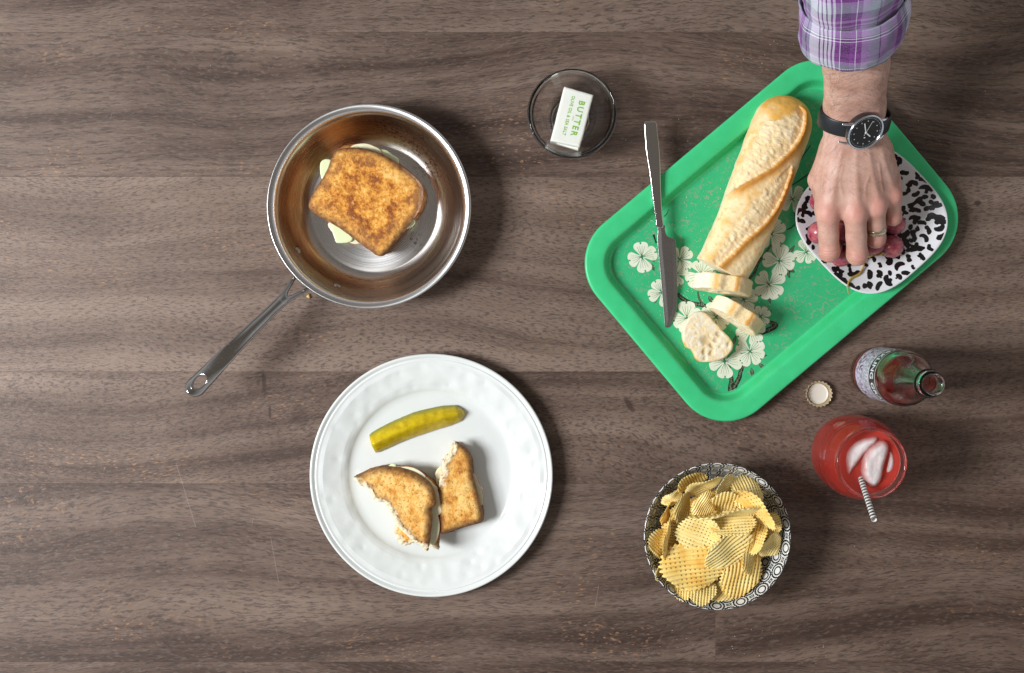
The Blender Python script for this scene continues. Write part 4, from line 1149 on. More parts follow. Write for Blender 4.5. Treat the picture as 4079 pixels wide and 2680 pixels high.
mlp = Mat('white_melamine', Base_Color=(0.76, 0.77, 0.80, 1), Roughness=0.16, Specular_IOR_Level=0.5); V = np.array(V); V[:, 2] += lp_tilt(V[:, 0], V[:, 1]); V[:, 2] = np.maximum(V[:, 2], BFZ); part('dish', V, F, mlp.m, lplate)
# spots: short curved brush marks, some doubled into open rings
mkb = Mat('spot_black', Base_Color=(0.010, 0.009, 0.009, 1), Roughness=0.18)
def spots():
    rr = random.Random(5); pts = []
    tries = 0
    while len(pts) < 230 and tries < 20000:
        tries += 1
        a = rr.uniform(0, 2*math.pi); q_ = math.sqrt(rr.uniform(0.0, 0.93)); r = lp_r(a)*q_
        c = np.array([r*math.cos(a), r*math.sin(a)])
        if all(np.hypot(*(c - p_[0])) > 9.2 for p_ in pts): pts.append((c, q_))
    items = []
    for c, q_ in pts + [(c + np.array([math.cos(t_), math.sin(t_)]) * 3.6, q_) for c, q_, t_ in [(c, q_, rr.uniform(0, 6.28)) for c, q_ in pts] if rr.random() < 0.5]:
        th = rr.uniform(0, 6.28); L = rr.choice([rr.uniform(5, 7), rr.uniform(9, 13), rr.uniform(11, 17)]); bend = rr.choice([-1, 1]) * rr.uniform(0.6, 3.6); w = rr.uniform(4.4, 6.6)
        m_ = 7; p = []; a = th - bend/2; cur = -np.array([math.cos(th), math.sin(th)]) * L/2 * (1 - abs(bend)*0.12)
        for i in range(m_):
            p.append(cur.copy()); a += bend/(m_-1); cur = cur + np.array([math.cos(a), math.sin(a)]) * L/(m_-1)
        p = np.array(p) + c + np.array([rr.uniform(-.6, .6), rr.uniform(-.6, .6)])
        w_ = [w*rr.uniform(.8, 1.2)*f for f in (0.25, 0.8, 1.0, rr.uniform(.6, 1.15), 1.0, 0.9, 0.3)]
        pp = cr(p, 3, False); T = np.gradient(pp, axis=0); T /= np.linalg.norm(T, axis=1)[:, None] + 1e-9; N = np.stack([-T[:, 1], T[:, 0]], 1)
        ww = np.interp(np.linspace(0, 1, len(pp)), np.linspace(0, 1, 7), w_)[:, None]
        rows = [pp + N*ww*k for k in (0.5, 0.2, -0.2, -0.5)]
        ext = np.vstack([pp[0] - T[0]*w*0.12, pp[-1] + T[-1]*w*0.12])
        Vv = np.vstack(rows); n_ = len(pp)
        rad = np.hypot(Vv[:, 0], Vv[:, 1]); an = np.arctan2(Vv[:, 1], Vv[:, 0]); qq = rad / np.array([lp_r(t) for t in an])
        if qq.max() > 0.985: 
            k = np.minimum(1, 0.985 / np.maximum(qq, 1e-6)); Vv = Vv * k[:, None]; qq = np.minimum(qq, 0.985)
        Z = lp_z(qq) + 0.13 + lp_tilt(Vv[:, 0] + lc[0], Vv[:, 1] + lc[1])
        ff = [(r_*n_+i, r_*n_+i+1, (r_+1)*n_+i+1, (r_+1)*n_+i)[::-1] for r_ in range(3) for i in range(n_-1)]
        items.append((np.c_[Vv + lc, Z], ff))
    part('leopard_print', *join(*items), mkb.m, lplate)
spots()
# ================================================================== soda bottle
def c6(pts): return [(3180 + .4859*x, 1340 + .4859*y) for x, y in pts]
BH = 205.0
btc = P(3713, 1530, BH)[:2]
bo = cr([(0, 0.8), (18, 0.8), (22, 0.0), (26, 0.4), (29.2, 3.2), (30.3, 9), (30.5, 30), (30.5, 70), (30.5, 104), (30.2, 114), (28.6, 124), (24.6, 134), (20.4, 143), (17.6, 153), (15.4, 168), (13.6, 184), (13.2, 188), (13.9, 189.5), (15.0, 191), (15.0, 194.5), (13.8, 196.2), (13.4, 198), (13.7, 201), (13.2, 204.2), (11.6, 205)], 4, False)
bi = cr([(10.0, 204.4), (9.3, 202.5), (9.2, 196), (9.6, 186), (11.4, 170), (13.8, 155), (16.6, 145), (21, 135.5), (25.4, 125), (27.2, 114), (27.6, 104), (27.6, 60), (27.6, 20), (26.6, 10), (22, 6.2), (10, 5.4), (0, 5.2)], 4, False)
pr_ = np.vstack([bo, bi]); pr_[:, 0] = np.maximum(pr_[:, 0], 0); pr_[0, 0] = pr_[-1, 0] = 0
bottle = thing('soda_bottle', 'clear glass soda bottle with printed label, uncapped and nearly empty', 'bottle', (*btc, 0))
V, F, _ = lathe(pr_, 96, (*btc, 0)); V[:, 2] = np.maximum(V[:, 2], 0)
part('bottle_glass', V, F, MGLASS, bottle)
def red_drink(name, strength=0.5):
    m = Mat(name)
    m.set(Base_Color=(0.93, 0.055, 0.028, 1), Roughness=0.03, IOR=1.33, Transmission_Weight=strength, Subsurface_Weight=0.0)
    return m.m
V, F, _ = lathe([(0, 5.6), (22, 6.6), (26.4, 10.4), (27.2, 14), (27.3, 17), (26.9, 16.4), (0, 16.2)], 64, (*btc, 0))
part('soda_left', V, F, red_drink('red_soda_left', 0.7), bottle)
# printed label: dark ground, pale scrolls and lettering, bent round the body on the side facing away from the centre of the table's light
aL = math.atan2(-btc[1], -btc[0])         # the side turned to the camera
def onbottle(s_mm, z, r=30.75):
    a = aL + s_mm / r
    return np.stack([btc[0] + r*np.cos(a), btc[1] + r*np.sin(a), z], 1)
def patch(s0, s1, z0, z1, r, n=40, k=6):
    S, Z = np.meshgrid(np.linspace(s0, s1, n), np.linspace(z0, z1, k), indexing='ij')
    V = onbottle(S.ravel(), Z.ravel(), r)
    F = [(i*k+j, (i+1)*k+j, (i+1)*k+j+1, i*k+j+1) for i in range(n-1) for j in range(k-1)]
    return V, F
def label_mat():
    m = Mat('label_print'); p = m.mm()
    n = m.noise(m.mul(p, (1, 1, 0.7)), 0.16, 2, 0.5, 2.2)
    ed = m.ramp(m.math('ABSOLUTE', m.math('SUBTRACT', n, 0.5)), [(0.03, 1.0), (0.06, 0.0)])
    z = m.xyz(p)[2]
    low = m.n('MapRange', {'Value': z, 'From Min': 62.0, 'From Max': 52.0}).outputs[0]
    pale = m.mix(m.ramp(n, [(0.44, 0.0), (0.47, 1.0)]), (0.10, 0.012, 0.02, 1), (0.62, 0.62, 0.78, 1))
    pale2 = m.mix(m.math('MULTIPLY', ed, 0.85), (0.62, 0.63, 0.72, 1), (0.03, 0.02, 0.04, 1))
    m.set(Base_Color=m.mix(low, pale2, pale), Roughness=0.3)
    return m.m
part('label', *patch(-52, 52, 30, 84, 30.72), label_mat(), bottle)
part('label_band', *patch(-50, 50, 84.6, 106, 30.72), plain('label_black', (0.015, 0.016, 0.02, 1), 0.3), bottle)
mwht = plain('label_white', (0.80, 0.82, 0.84, 1), 0.35)
V, F = text_mesh('SPARKLING GRAPE', 17.0, 0.34, 1.02)
V[:, 0] = -V[:, 0]
ok = V[:, 0] * -1
V2 = onbottle(-(V[:, 0]) * 0.66 - 2.0, 95.2 + V[:, 1], 30.95)
part('lettering', V2, F, mwht, bottle, smooth=False)
for (zz, hh_) in ((107.0, 1.2), (31.5, 1.0), (82.0, 1.0)):
    part('label_line', *patch(-51, 51, zz, zz + hh_, 30.92, 40, 2), mwht, bottle)

# ------------------------------------------------------------------ bottle cap, lying upside down
cc_ = P(3263, 1569, 6)[:2]
def crimp(a, r, z): return 1 + 0.045 * math.sin(21*a) * np.clip((z - 1.8) / 4.0, 0, 1) * (r > 12.5)
V, F, _ = lathe([(0, 0), (11, 0), (12.8, 0.8), (13.8, 2.6), (15.2, 6.0), (15.0, 6.3), (14.6, 6.0), (13.2, 2.8), (12.3, 1.4), (11, 0.9), (0, 0.9)], 168, (*cc_, 0), crimp)
cap_ = thing('bottle_cap', 'gold rimmed bottle cap lying upside down beside the soda bottle', 'bottle cap', (*cc_, 0))
part('crimped_shell', V, F, Mat('cap_metal', Base_Color=(0.62, 0.52, 0.34, 1), Roughness=0.32, Metallic=0.75).m, cap_)
V, F, _ = lathe([(0, 0.92), (9.6, 0.92), (10.4, 1.2), (11.4, 2.1), (11.9, 2.2), (12.1, 1.6)], 64, (*cc_, 0))
part('liner', V, [f[::-1] for f in F], plain('cap_liner', (0.74, 0.69, 0.60, 1), 0.45), cap_)

# ================================================================== jar of red drink
JH = 108.0
jc = P(3474, 1846, JH)[:2]
jo = cr([(0, 1.2), (26, 1.2), (31, 0.0), (36, 1.2), (41, 5.5), (44.5, 14), (46.2, 28), (46.2, 48), (45.2, 64), (42.4, 78), (38.8, 87), (37.2, 91), (37.0, 95), (37.8, 98), (38.6, 101), (38.9, 105), (38.0, 107.6), (36.6, 108)], 4, False)
ji = cr([(35.4, 107.2), (34.9, 104), (34.6, 96), (34.6, 91), (36.2, 86), (39.6, 77), (42.2, 63.5), (43.2, 48), (43.2, 28), (41.6, 15.5), (38, 8.5), (30, 6.2), (0, 6.0)], 4, False)
pr_ = np.vstack([jo, ji]); pr_[:, 0] = np.maximum(pr_[:, 0], 0); pr_[0, 0] = pr_[-1, 0] = 0
jar = thing('drinking_jar', 'round glass jar filled with red iced drink beside the chip bowl', 'jar', (*jc, 0))
V, F, _ = lathe(pr_, 128, (*jc, 0)); V[:, 2] = np.maximum(V[:, 2], 0)
part('jar_glass', V, F, MGLASS, jar)
# raised rings cast in the shoulder
for (r_, z_) in ((45.6, 60.0), (43.6, 73.5)):
    V, F, _ = tube(np.array([(jc[0] + r_*math.cos(a), jc[1] + r_*math.sin(a), z_) for a in np.linspace(0, 2*math.pi, 97)]), 0.8, 8, False)
    part('cast_ring', V, F, MGLASS, jar)
LQ = 92.0
def drink_mat():
    m = Mat('red_drink')
    m.set(Base_Color=(1.0, 0.12, 0.085, 1), Roughness=0.02, IOR=1.33, Transmission_Weight=0.62)
    return m.m
lq = [(0, 6.1), (30, 6.3), (38, 8.6), (41.7, 15.6), (43.3, 28), (43.3, 48), (42.3, 63.5), (39.7, 77), (36.5, LQ - 1.2), (35.9, LQ), (34.6, LQ - 0.5), (0, LQ - 0.6)]
V, F, _ = lathe(cr(lq, 4, False).clip(min=0) * 1.0, 96, (*jc, 0))
part('drink', V, F, drink_mat(), jar)
def ice_mat():
    m = Mat('cloudy_ice'); p = m.mm()
    n = m.noise(p, 0.06, 3, 0.6)
    ed = m.n('MapRange', {'Value': m.math('ADD', m.attr('edge'), m.math('MULTIPLY', n, 6.0)), 'From Min': -3.0, 'From Max': 3.0}).outputs[0]
    col = m.mix(m.math('MULTIPLY', ed, 0.75), (0.93, 0.86, 0.86, 1), (0.95, 0.42, 0.38, 1))
    m.set(Base_Color=col, Roughness=0.08, IOR=1.31, Transmission_Weight=m.math('ADD', 0.15, m.math('MULTIPLY', ed, 0.6)),
          Subsurface_Weight=0.25, Subsurface_Radius=(0.004, 0.002, 0.002), Specular_IOR_Level=0.6)
    m.bump(m.noise(p, 0.16, 3), 1.2, 0.7)
    return m.m
MICE = ice_mat()
def ice(label, outline, z, thick, tilt, seed):
    poly = cr(PX(c6(outline), z + thick/2), 4); c = poly.mean(0)
    V, F, d2 = slab(poly, thick, thick*0.42, 0.8, wob=0.5, wscale=0.1, seed=seed, topwob=0.6)
    V[:, 2] += np.clip(-d2/8, 0, 1)**0.7 * 1.6 * np.sign(V[:, 2])
    V[:, 2] += z + tilt[0]*(V[:, 0] - c[0]) + tilt[1]*(V[:, 1] - c[1])
    solo('ice_piece', label, 'ice', V, F, MICE, group='ice pieces floating in the red drink', attrs={'edge': d2})
ice('large half-moon ice piece at the upper left of the jar mouth', [(395, 1010), (415, 930), (475, 862), (555, 828), (655, 822), (645, 875), (592, 930), (540, 978), (492, 1040), (445, 1100), (415, 1130)], 89, 11, (0.05, -0.08), 3)
ice('smooth egg-shaped ice piece in the middle of the jar mouth', [(530, 1050), (545, 985), (585, 920), (640, 868), (700, 850), (742, 878), (750, 930), (732, 1000), (712, 1070), (702, 1130), (682, 1198), (640, 1238), (590, 1228), (545, 1180), (525, 1110)], 92, 13, (-0.10, 0.06), 5)
ice('small ice piece showing at the right edge of the jar mouth', [(735, 915), (782, 952), (798, 1030), (782, 1100), (742, 1128), (712, 1108), (728, 1010)], 86, 11, (-0.05, 0), 7)
# paper straw
s0 = P(*c6([(478, 1060)])[0], 70); s1 = P(*c6([(622, 1503)])[0], 152)
path = np.array([s0 + (s1 - s0) * t for t in np.linspace(0, 1, 40)])
Vo, Fo, UVo = tube(path, 3.05, 20, False); Vi, Fi, UVi = tube(path, 2.6, 20, False)
V = np.vstack([Vo, Vi]); o_ = len(Vo); F = list(Fo) + [tuple(i + o_ for i in f[::-1]) for f in Fi]
for k in range(20):
    k2 = (k+1) % 20; e = 39*20
    F.append((e+k, e+k2, o_+e+k2, o_+e+k)); F.append((k2, k, o_+k, o_+k2))
ms = Mat('paper_straw'); u, v, _ = ms.xyz(ms.uv())
zig = ms.math('ABSOLUTE', ms.math('SUBTRACT', ms.math('FRACT', ms.math('MULTIPLY', u, 3.0)), 0.5))
st = ms.math('FRACT', ms.math('ADD', ms.math('MULTIPLY', v, 0.21), ms.math('MULTIPLY', zig, 0.6)))
ms.set(Base_Color=ms.mix(ms.math('GREATER_THAN', st, 0.52), (0.78, 0.77, 0.72, 1), (0.015, 0.015, 0.02, 1)), Roughness=0.6)
solo('paper_straw', 'black and white chevron paper straw leaning out of the red drink', 'straw', V, F, ms.m, uv=np.vstack([UVo, UVi * [0, 0] + [0, 0]]))

# ================================================================== patterned bowl of chips
CBZ = 64.0
cb_ = P(2858, 2137, CBZ)[:2]
ci = cr([(0, 6), (30, 6.2), (40, 8.5), (52, 17), (63, 30), (72, 46), (78, 58), (80.6, 63.2), (81.6, 64)], 6, False)
co = cr([(82.4, 63.4), (82.2, 62), (79.6, 56), (73.6, 43), (65, 28.5), (54, 14.5), (43, 6.0), (36, 4.0), (35, 0), (32, 0), (31, 2.5), (0, 3)], 5, False)
pr_ = np.vstack([ci, co]); pr_[:, 0] = np.maximum(pr_[:, 0], 0); pr_[0, 0] = pr_[-1, 0] = 0
def bowl_mat():
    m = Mat('patterned_porcelain')
    u, v, _ = m.xyz(m.uv())
    RAD = 18.0; ROW = 24.0
    def cell(du, dv):
        # distance in mm to the nearest medallion centre of one of the two staggered grids
        a = m.math('SUBTRACT', m.math('FRACT', m.math('ADD', m.math('MULTIPLY', u, RAD), du)), 0.5)
        b = m.math('SUBTRACT', m.math('FRACT', m.math('ADD', m.math('DIVIDE', v, ROW), dv)), 0.5)
        # widths shrink down the bowl; the print is laid out in the same proportion
        a = m.math('MULTIPLY', a, 26.0); b = m.math('MULTIPLY', b, ROW)
        return m.math('SQRT', m.math('ADD', m.math('MULTIPLY', a, a), m.math('MULTIPLY', b, b))), m.math('ARCTAN2', b, a)
    d1, a1 = cell(0.0, 0.10); d2, a2 = cell(0.5, 0.60)
    d = m.math('MINIMUM', d1, d2)
    ang = m.mix(m.math('LESS_THAN', d1, d2), a2, a1)
    scal = m.math('MULTIPLY', m.math('SINE', m.math('MULTIPLY', ang, 18.0)), 0.32)
    ds = m.math('ADD', d, m.math('MULTIPLY', scal, m.math('GREATER_THAN', d, 5.2)))
    W_, K_ = (0.74, 0.75, 0.73), (0.012, 0.013, 0.012)
    ring = m.ramp(m.math('DIVIDE', ds, 16.0), [(0.0, W_), (0.23, K_), (0.335, W_), (0.425, K_), (0.545, W_), (0.64, K_), (0.72, W_), (0.83, K_)], 'CONSTANT')
    rimk = m.math('GREATER_THAN', v, 118.5)
    outk = m.math('GREATER_THAN', v, 123.0)
    lipk = m.math('LESS_THAN', m.math('ABSOLUTE', m.math('SUBTRACT', v, 119.5)), 2.6)
    col = m.mix(m.math('GREATER_THAN', v, 122.0), ring, (0.10, 0.12, 0.15, 1))
    col = m.mix(lipk, col, (0.02, 0.028, 0.045, 1))
    m.set(Base_Color=col, Roughness=0.14, Specular_IOR_Level=0.5)
    return m.m
V, F, UV = lathe(pr_, 128, (*cb_, 0)); V[:, 2] = np.maximum(V[:, 2], 0)
# u runs 0..1 without a seam jump inside a face
nseg = 128
F2 = []; Vx = list(map(tuple, V)); UVx = list(map(tuple, UV)); dupl = {}
for f in F:
    us = [UVx[i][0] for i in f]
    if max(us) - min(us) > 0.5 and len(f) == 4:
        g = []
        for i in f:
            if UVx[i][0] < 0.25:
                if i not in dupl:
                    dupl[i] = len(Vx); Vx.append(Vx[i]); UVx.append((UVx[i][0] + 1, UVx[i][1]))
                g.append(dupl[i])
            else: g.append(i)
        F2.append(tuple(g[::-1]))
    else: F2.append(tuple(f[::-1]))
solo('chip_bowl', 'round bowl with black and white medallion pattern, heaped with chips', 'bowl', np.array(Vx), F2, bowl_mat(), org=(*cb_, 0), uv=np.array(UVx))

# ---- ridged waffle chips
def chip_mat():
    m = Mat('potato_chip'); p = m.mm()
    u, v, _ = m.xyz(m.uv())
    rn = m.n('ObjectInfo').outputs['Random']
    big = m.noise(m.vmath('ADD', p, m.n('CombineXYZ', {0: m.math('MULTIPLY', rn, 400.0)}).outputs[0]), 0.055, 3, 0.6)
    fin = m.noise(p, 0.6, 3, 0.6)
    col = m.ramp(m.math('ADD', m.math('MULTIPLY', big, 0.8), m.math('MULTIPLY', m.math('SUBTRACT', rn, 0.5), 0.30)), [(0.22, (0.95, 0.80, 0.36)), (0.42, (0.95, 0.73, 0.26)), (0.58, (0.88, 0.56, 0.13)), (0.74, (0.68, 0.33, 0.05))])
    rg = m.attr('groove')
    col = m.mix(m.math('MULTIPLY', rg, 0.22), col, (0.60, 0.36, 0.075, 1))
    # small holes where the grooves of the two faces meet
    gu = m.math('ABSOLUTE', m.math('SUBTRACT', m.math('FRACT', u), 0.5)); gv = m.math('ABSOLUTE', m.math('SUBTRACT', m.math('FRACT', v), 0.5))
    hole_ = m.math('MULTIPLY', m.math('LESS_THAN', gu, 0.15), m.math('LESS_THAN', gv, 0.17))
    hm = m.math('MULTIPLY', hole_, m.ramp(m.noise(p, 0.045, 1), [(0.42, 0.0), (0.50, 1.0)]))
    col = m.mix(m.math('MULTIPLY', hm, 0.8), col, (0.14, 0.065, 0.015, 1))
    spk = m.ramp(m.noise(p, 1.1, 2), [(0.69, 0.0), (0.74, 1.0)])
    col = m.mix(m.math('MULTIPLY', spk, 0.35), col, (0.34, 0.17, 0.04, 1))
    m.set(Base_Color=col, Roughness=0.38, Specular_IOR_Level=0.45, Subsurface_Weight=0.12, Subsurface_Radius=(0.003, 0.002, 0.0006))
    m.bump(m.math('SUBTRACT', fin, m.math('MULTIPLY', hm, 1.5)), 0.35, 0.6)
    return m.m
MCHIP = chip_mat()
def chip_mesh(seed, R, asp, pitch=4.2):
    """a curled disc, ridged one way on top and crosswise below"""
    rr = np.random.RandomState(seed); n = 64
    g = np.linspace(-1, 1, n)
    # square grid mapped onto an irregular disc
    U, Wd = np.meshgrid(g, g, indexing='ij')
    X = U * np.sqrt(1 - Wd**2/2); Y = Wd * np.sqrt(1 - U**2/2)
    th = np.arctan2(Y, X); rad = np.hypot(X, Y)
    out = 1 + 0.07*np.sin(2*th + rr.rand()*6) + 0.05*np.sin(3*th + rr.rand()*6) + 0.03*np.sin(5*th + rr.rand()*6)
    X = X * out * R; Y = Y * out * R * asp
    ph = rr.rand()*6
    rx_ = np.cos(2*np.pi*Y/pitch); ry_ = np.cos(2*np.pi*X/pitch)
    edge = np.clip((1 - rad) * 10, 0, 1)
    X *= 1 + 0.045*rx_*np.clip((rad-0.85)*8, 0, 1); Y *= 1 + 0.045*ry_*np.clip((rad-0.85)*8, 0, 1)
    cv = rr.uniform(0.004, 0.010) * (1 if rr.rand() > 0.4 else -1); cv2 = rr.uniform(-0.004, 0.006)
    a = rr.rand()*3.14; x2 = X*math.cos(a) + Y*math.sin(a); y2 = -X*math.sin(a) + Y*math.cos(a)
    Zm = cv*x2**2 + cv2*y2**2 + 1.3*np.sin(x2*0.13 + ph)*np.sin(y2*0.15 + ph*2)
    top = Zm + 0.55 + 0.72*rx_; bot = Zm - 0.4 - 0.45*ry_
    top = Zm + (top - Zm) * (0.35 + 0.65*edge); bot = Zm + (bot - Zm) * (0.35 + 0.65*edge)
    V = np.vstack([np.stack([X, Y, top], -1).reshape(-1, 3), np.stack([X, Y, bot], -1).reshape(-1, 3)])
    F = []; N2 = n*n
    for i in range(n-1):
        for j in range(n-1):
            q_ = (i*n+j, (i+1)*n+j, (i+1)*n+j+1, i*n+j+1)
            F.append(q_); F.append(tuple(N2 + k for k in q_[::-1]))
    bd = [(i, 0) for i in range(n)] + [(n-1, j) for j in range(1, n)] + [(i, n-1) for i in range(n-2, -1, -1)] + [(0, j) for j in range(n-2, 0, -1)]
    bi_ = [i*n+j for i, j in bd]
    for k in range(len(bi_)):
        a_, b_ = bi_[k], bi_[(k+1) % len(bi_)]; F.append((b_, a_, N2+a_, N2+b_))
    uv = np.stack([X/pitch, Y/pitch], -1).reshape(-1, 2); uv = np.vstack([uv, uv])
    gr = np.concatenate([(0.5 - 0.5*rx_).ravel(), (0.5 + 0.5*ry_).ravel()])
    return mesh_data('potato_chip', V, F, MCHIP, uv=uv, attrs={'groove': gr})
CHIPM = [chip_mesh(40 + k, 27.0, a_) for k, a_ in enumerate((0.88, 0.80, 0.92, 0.74, 0.84, 0.70))]
def c5(x, y): return (2540 + .4028*x, 1820 + .4028*y)
def chip(k, x, y, z, size, rot, tilt_dir, tilt, ridge, label):
    """tilt about the axis lying at tilt_dir degrees; ridge = direction of the ridges in the picture"""
    o = bpy.data.objects.new('potato_chip', CHIPM[k % len(CHIPM)])
    COL.objects.link(o)
    x, y = 795 + (x - 795) * 0.95, 785 + (y - 785) * 0.95
    o.location = Vector(P(*c5(x, y), z - 4).tolist()) * 0.001
    axis = Vector((math.cos(math.radians(tilt_dir)), math.sin(math.radians(tilt_dir)), 0))
    M_ = Matrix.Rotation(math.radians(tilt), 3, axis) @ Matrix.Rotation(math.radians(ridge), 3, 'Z')
    o.rotation_euler = M_.to_euler()
    s_ = 1.2 * size * 0.4028 / 3.56 / 27.0
    o.scale = (s_, s_, max(s_, 0.85))
    tag(o, label, 'potato chip', 'waffle chips heaped in the patterned bowl')
CH = [
 (0, 530, 1110, 72, 250, 0, 0, 12, 8, 'largest pale waffle chip at the lower left front of the bowl'),
 (2, 1040, 1170, 66, 205, 0, 60, 14, 82, 'broad waffle chip with upright ridges at the lower right of the bowl'),
 (1, 905, 920, 80, 215, 0, 40, 30, 38, 'waffle chip with slanting ridges right of the bowl centre'),
 (4, 600, 760, 78, 195, 0, -30, 22, 160, 'browned waffle chip left of the centre of the heap'),
 (3, 945, 655, 82, 185, 0, 5, -45, 3, 'waffle chip tipped away just above the bowl centre'),
 (5, 1170, 490, 84, 225, 0, -42, 62, 128, 'long chip seen edge-on slanting down the right of the heap'),
 (2, 1105, 335, 70, 165, 0, -30, -35, 100, 'ridged chip near the upper right rim behind the edge-on chip'),
 (0, 660, 460, 78, 120, 0, 60, 25, 62, 'small chip with steep ridges in the upper middle of the heap'),
 (1, 865, 555, 84, 270, 0, 7, 76, 5, 'thin chip standing on edge across the middle of the heap'),
 (3, 865, 265, 72, 130, 0, 72, 45, 20, 'chip poking up at the top rim of the bowl'),
 (4, 640, 250, 70, 165, 0, 18, 60, 20, 'golden chip lying on edge near the top left of the heap'),
 (5, 430, 490, 66, 160, 0, 78, 50, 75, 'chip with fine upright ridges in the upper left of the heap'),
 (1, 180, 850, 66, 150, 0, 80, 52, 140, 'pale green chip against the left wall of the bowl'),
 (0, 280, 800, 70, 160, 0, 84, 74, 90, 'chip standing on edge near the left side of the bowl'),
 (2, 350, 790, 60, 160, 0, 70, 35, 170, 'shaded chip behind the upright chip on the left'),
 (3, 245, 1090, 60, 130, 0, 60, 45, 30, 'brown ridged chip at the lower left wall of the bowl'),
 (4, 1330, 870, 64, 125, 0, 40, 40, 60, 'folded brown chip against the right wall of the bowl'),
 (5, 1175, 760, 70, 165, 0, 70, -45, 80, 'ridged chip tucked under the edge-on chip on the right'),
 (0, 1170, 950, 66, 175, 0, 80, 50, 88, 'narrow chip with upright ridges right of the slanting chip'),
 (1, 620, 1320, 58, 160, 0, 0, -48, 80, 'smooth pale chip at the bottom rim below the largest chip'),
 (2, 330, 400, 64, 90, 0, 30, 40, 30, 'small curled chip at the upper left rim of the bowl'),
 (4, 500, 215, 64, 150, 0, 32, 58, 122, 'twisted waffle strip along the upper left rim of the bowl'),
 (5, 250, 560, 64, 115, 0, 75, 62, 90, 'slim chip leaning on the upper left wall of the bowl'),
 (3, 880, 420, 74, 180, 0, 0, 55, 92, 'chip with upright ridges above the thin edge-on chip'),
 (0, 1310, 660, 62, 120, 0, 75, -40, 20, 'brown chip beside the right end of the edge-on chip'),
 (2, 860, 1320, 54, 130, 0, 0, -35, 45, 'chip fragment at the bottom between the two large chips'),
 (1, 440, 1280, 56, 140, 0, 20, -40, 85, 'ridged chip under the lower edge of the largest chip'),
]
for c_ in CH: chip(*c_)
rr_ = random.Random(3)
for i in range(15):
    a = i * 2.4; r = 70 + 360 * math.sqrt((i + 0.5) / 15)
    chip(i, 790 + r*math.cos(a), 790 + r*math.sin(a), 44 + rr_.uniform(-6, 8) - r*0.006, rr_.uniform(150, 190), 0, rr_.uniform(0, 180), rr_.uniform(-25, 25), rr_.uniform(0, 180), 'waffle chip buried under other chips in the patterned bowl')
# ================================================================== hand and arm
def c2(x, y): return (3100 + .4475*x, 500 + .4475*y)
def K(px, py, z): return P(px, py, z)
MCP = [K(3297, 850, 80), K(3407, 852, 85), K(3488, 822, 83), K(3553, 780, 75)]
PIP = [K(3303, 1000, 60), K(3414, 1013, 63), K(3488, 946, 56), K(3556, 862, 58)]
DIP = [K(3318, 985, 36), K(3418, 990, 38), K(3482, 925, 34), K(3548, 848, 37)]
TIP = [K(3336, 958, 22.5), K(3416, 962, 23), K(3470, 900, 22), K(3535, 835, 24)]
RM = [12.4, 12.4, 11.6, 10.2]; RP = [11.3, 11.4, 10.6, 9.2]; RD = [9.4, 9.6, 9.0, 8.2]; RT = [7.8, 8.0, 7.6, 6.8]
CMC = [K(3338, 590, 92), K(3392, 585, 95), K(3440, 590, 94), K(3492, 600, 88)]
WR = K(3402, 490, 97)
FA = [K(3404, 420, 112), K(3410, 260, 160), K(3412, 60, 222), K(3412, -60, 254)]
THUMB = [K(3330, 590, 82), K(3262, 715, 62), K(3292, 830, 44), K(3335, 895, 29)]
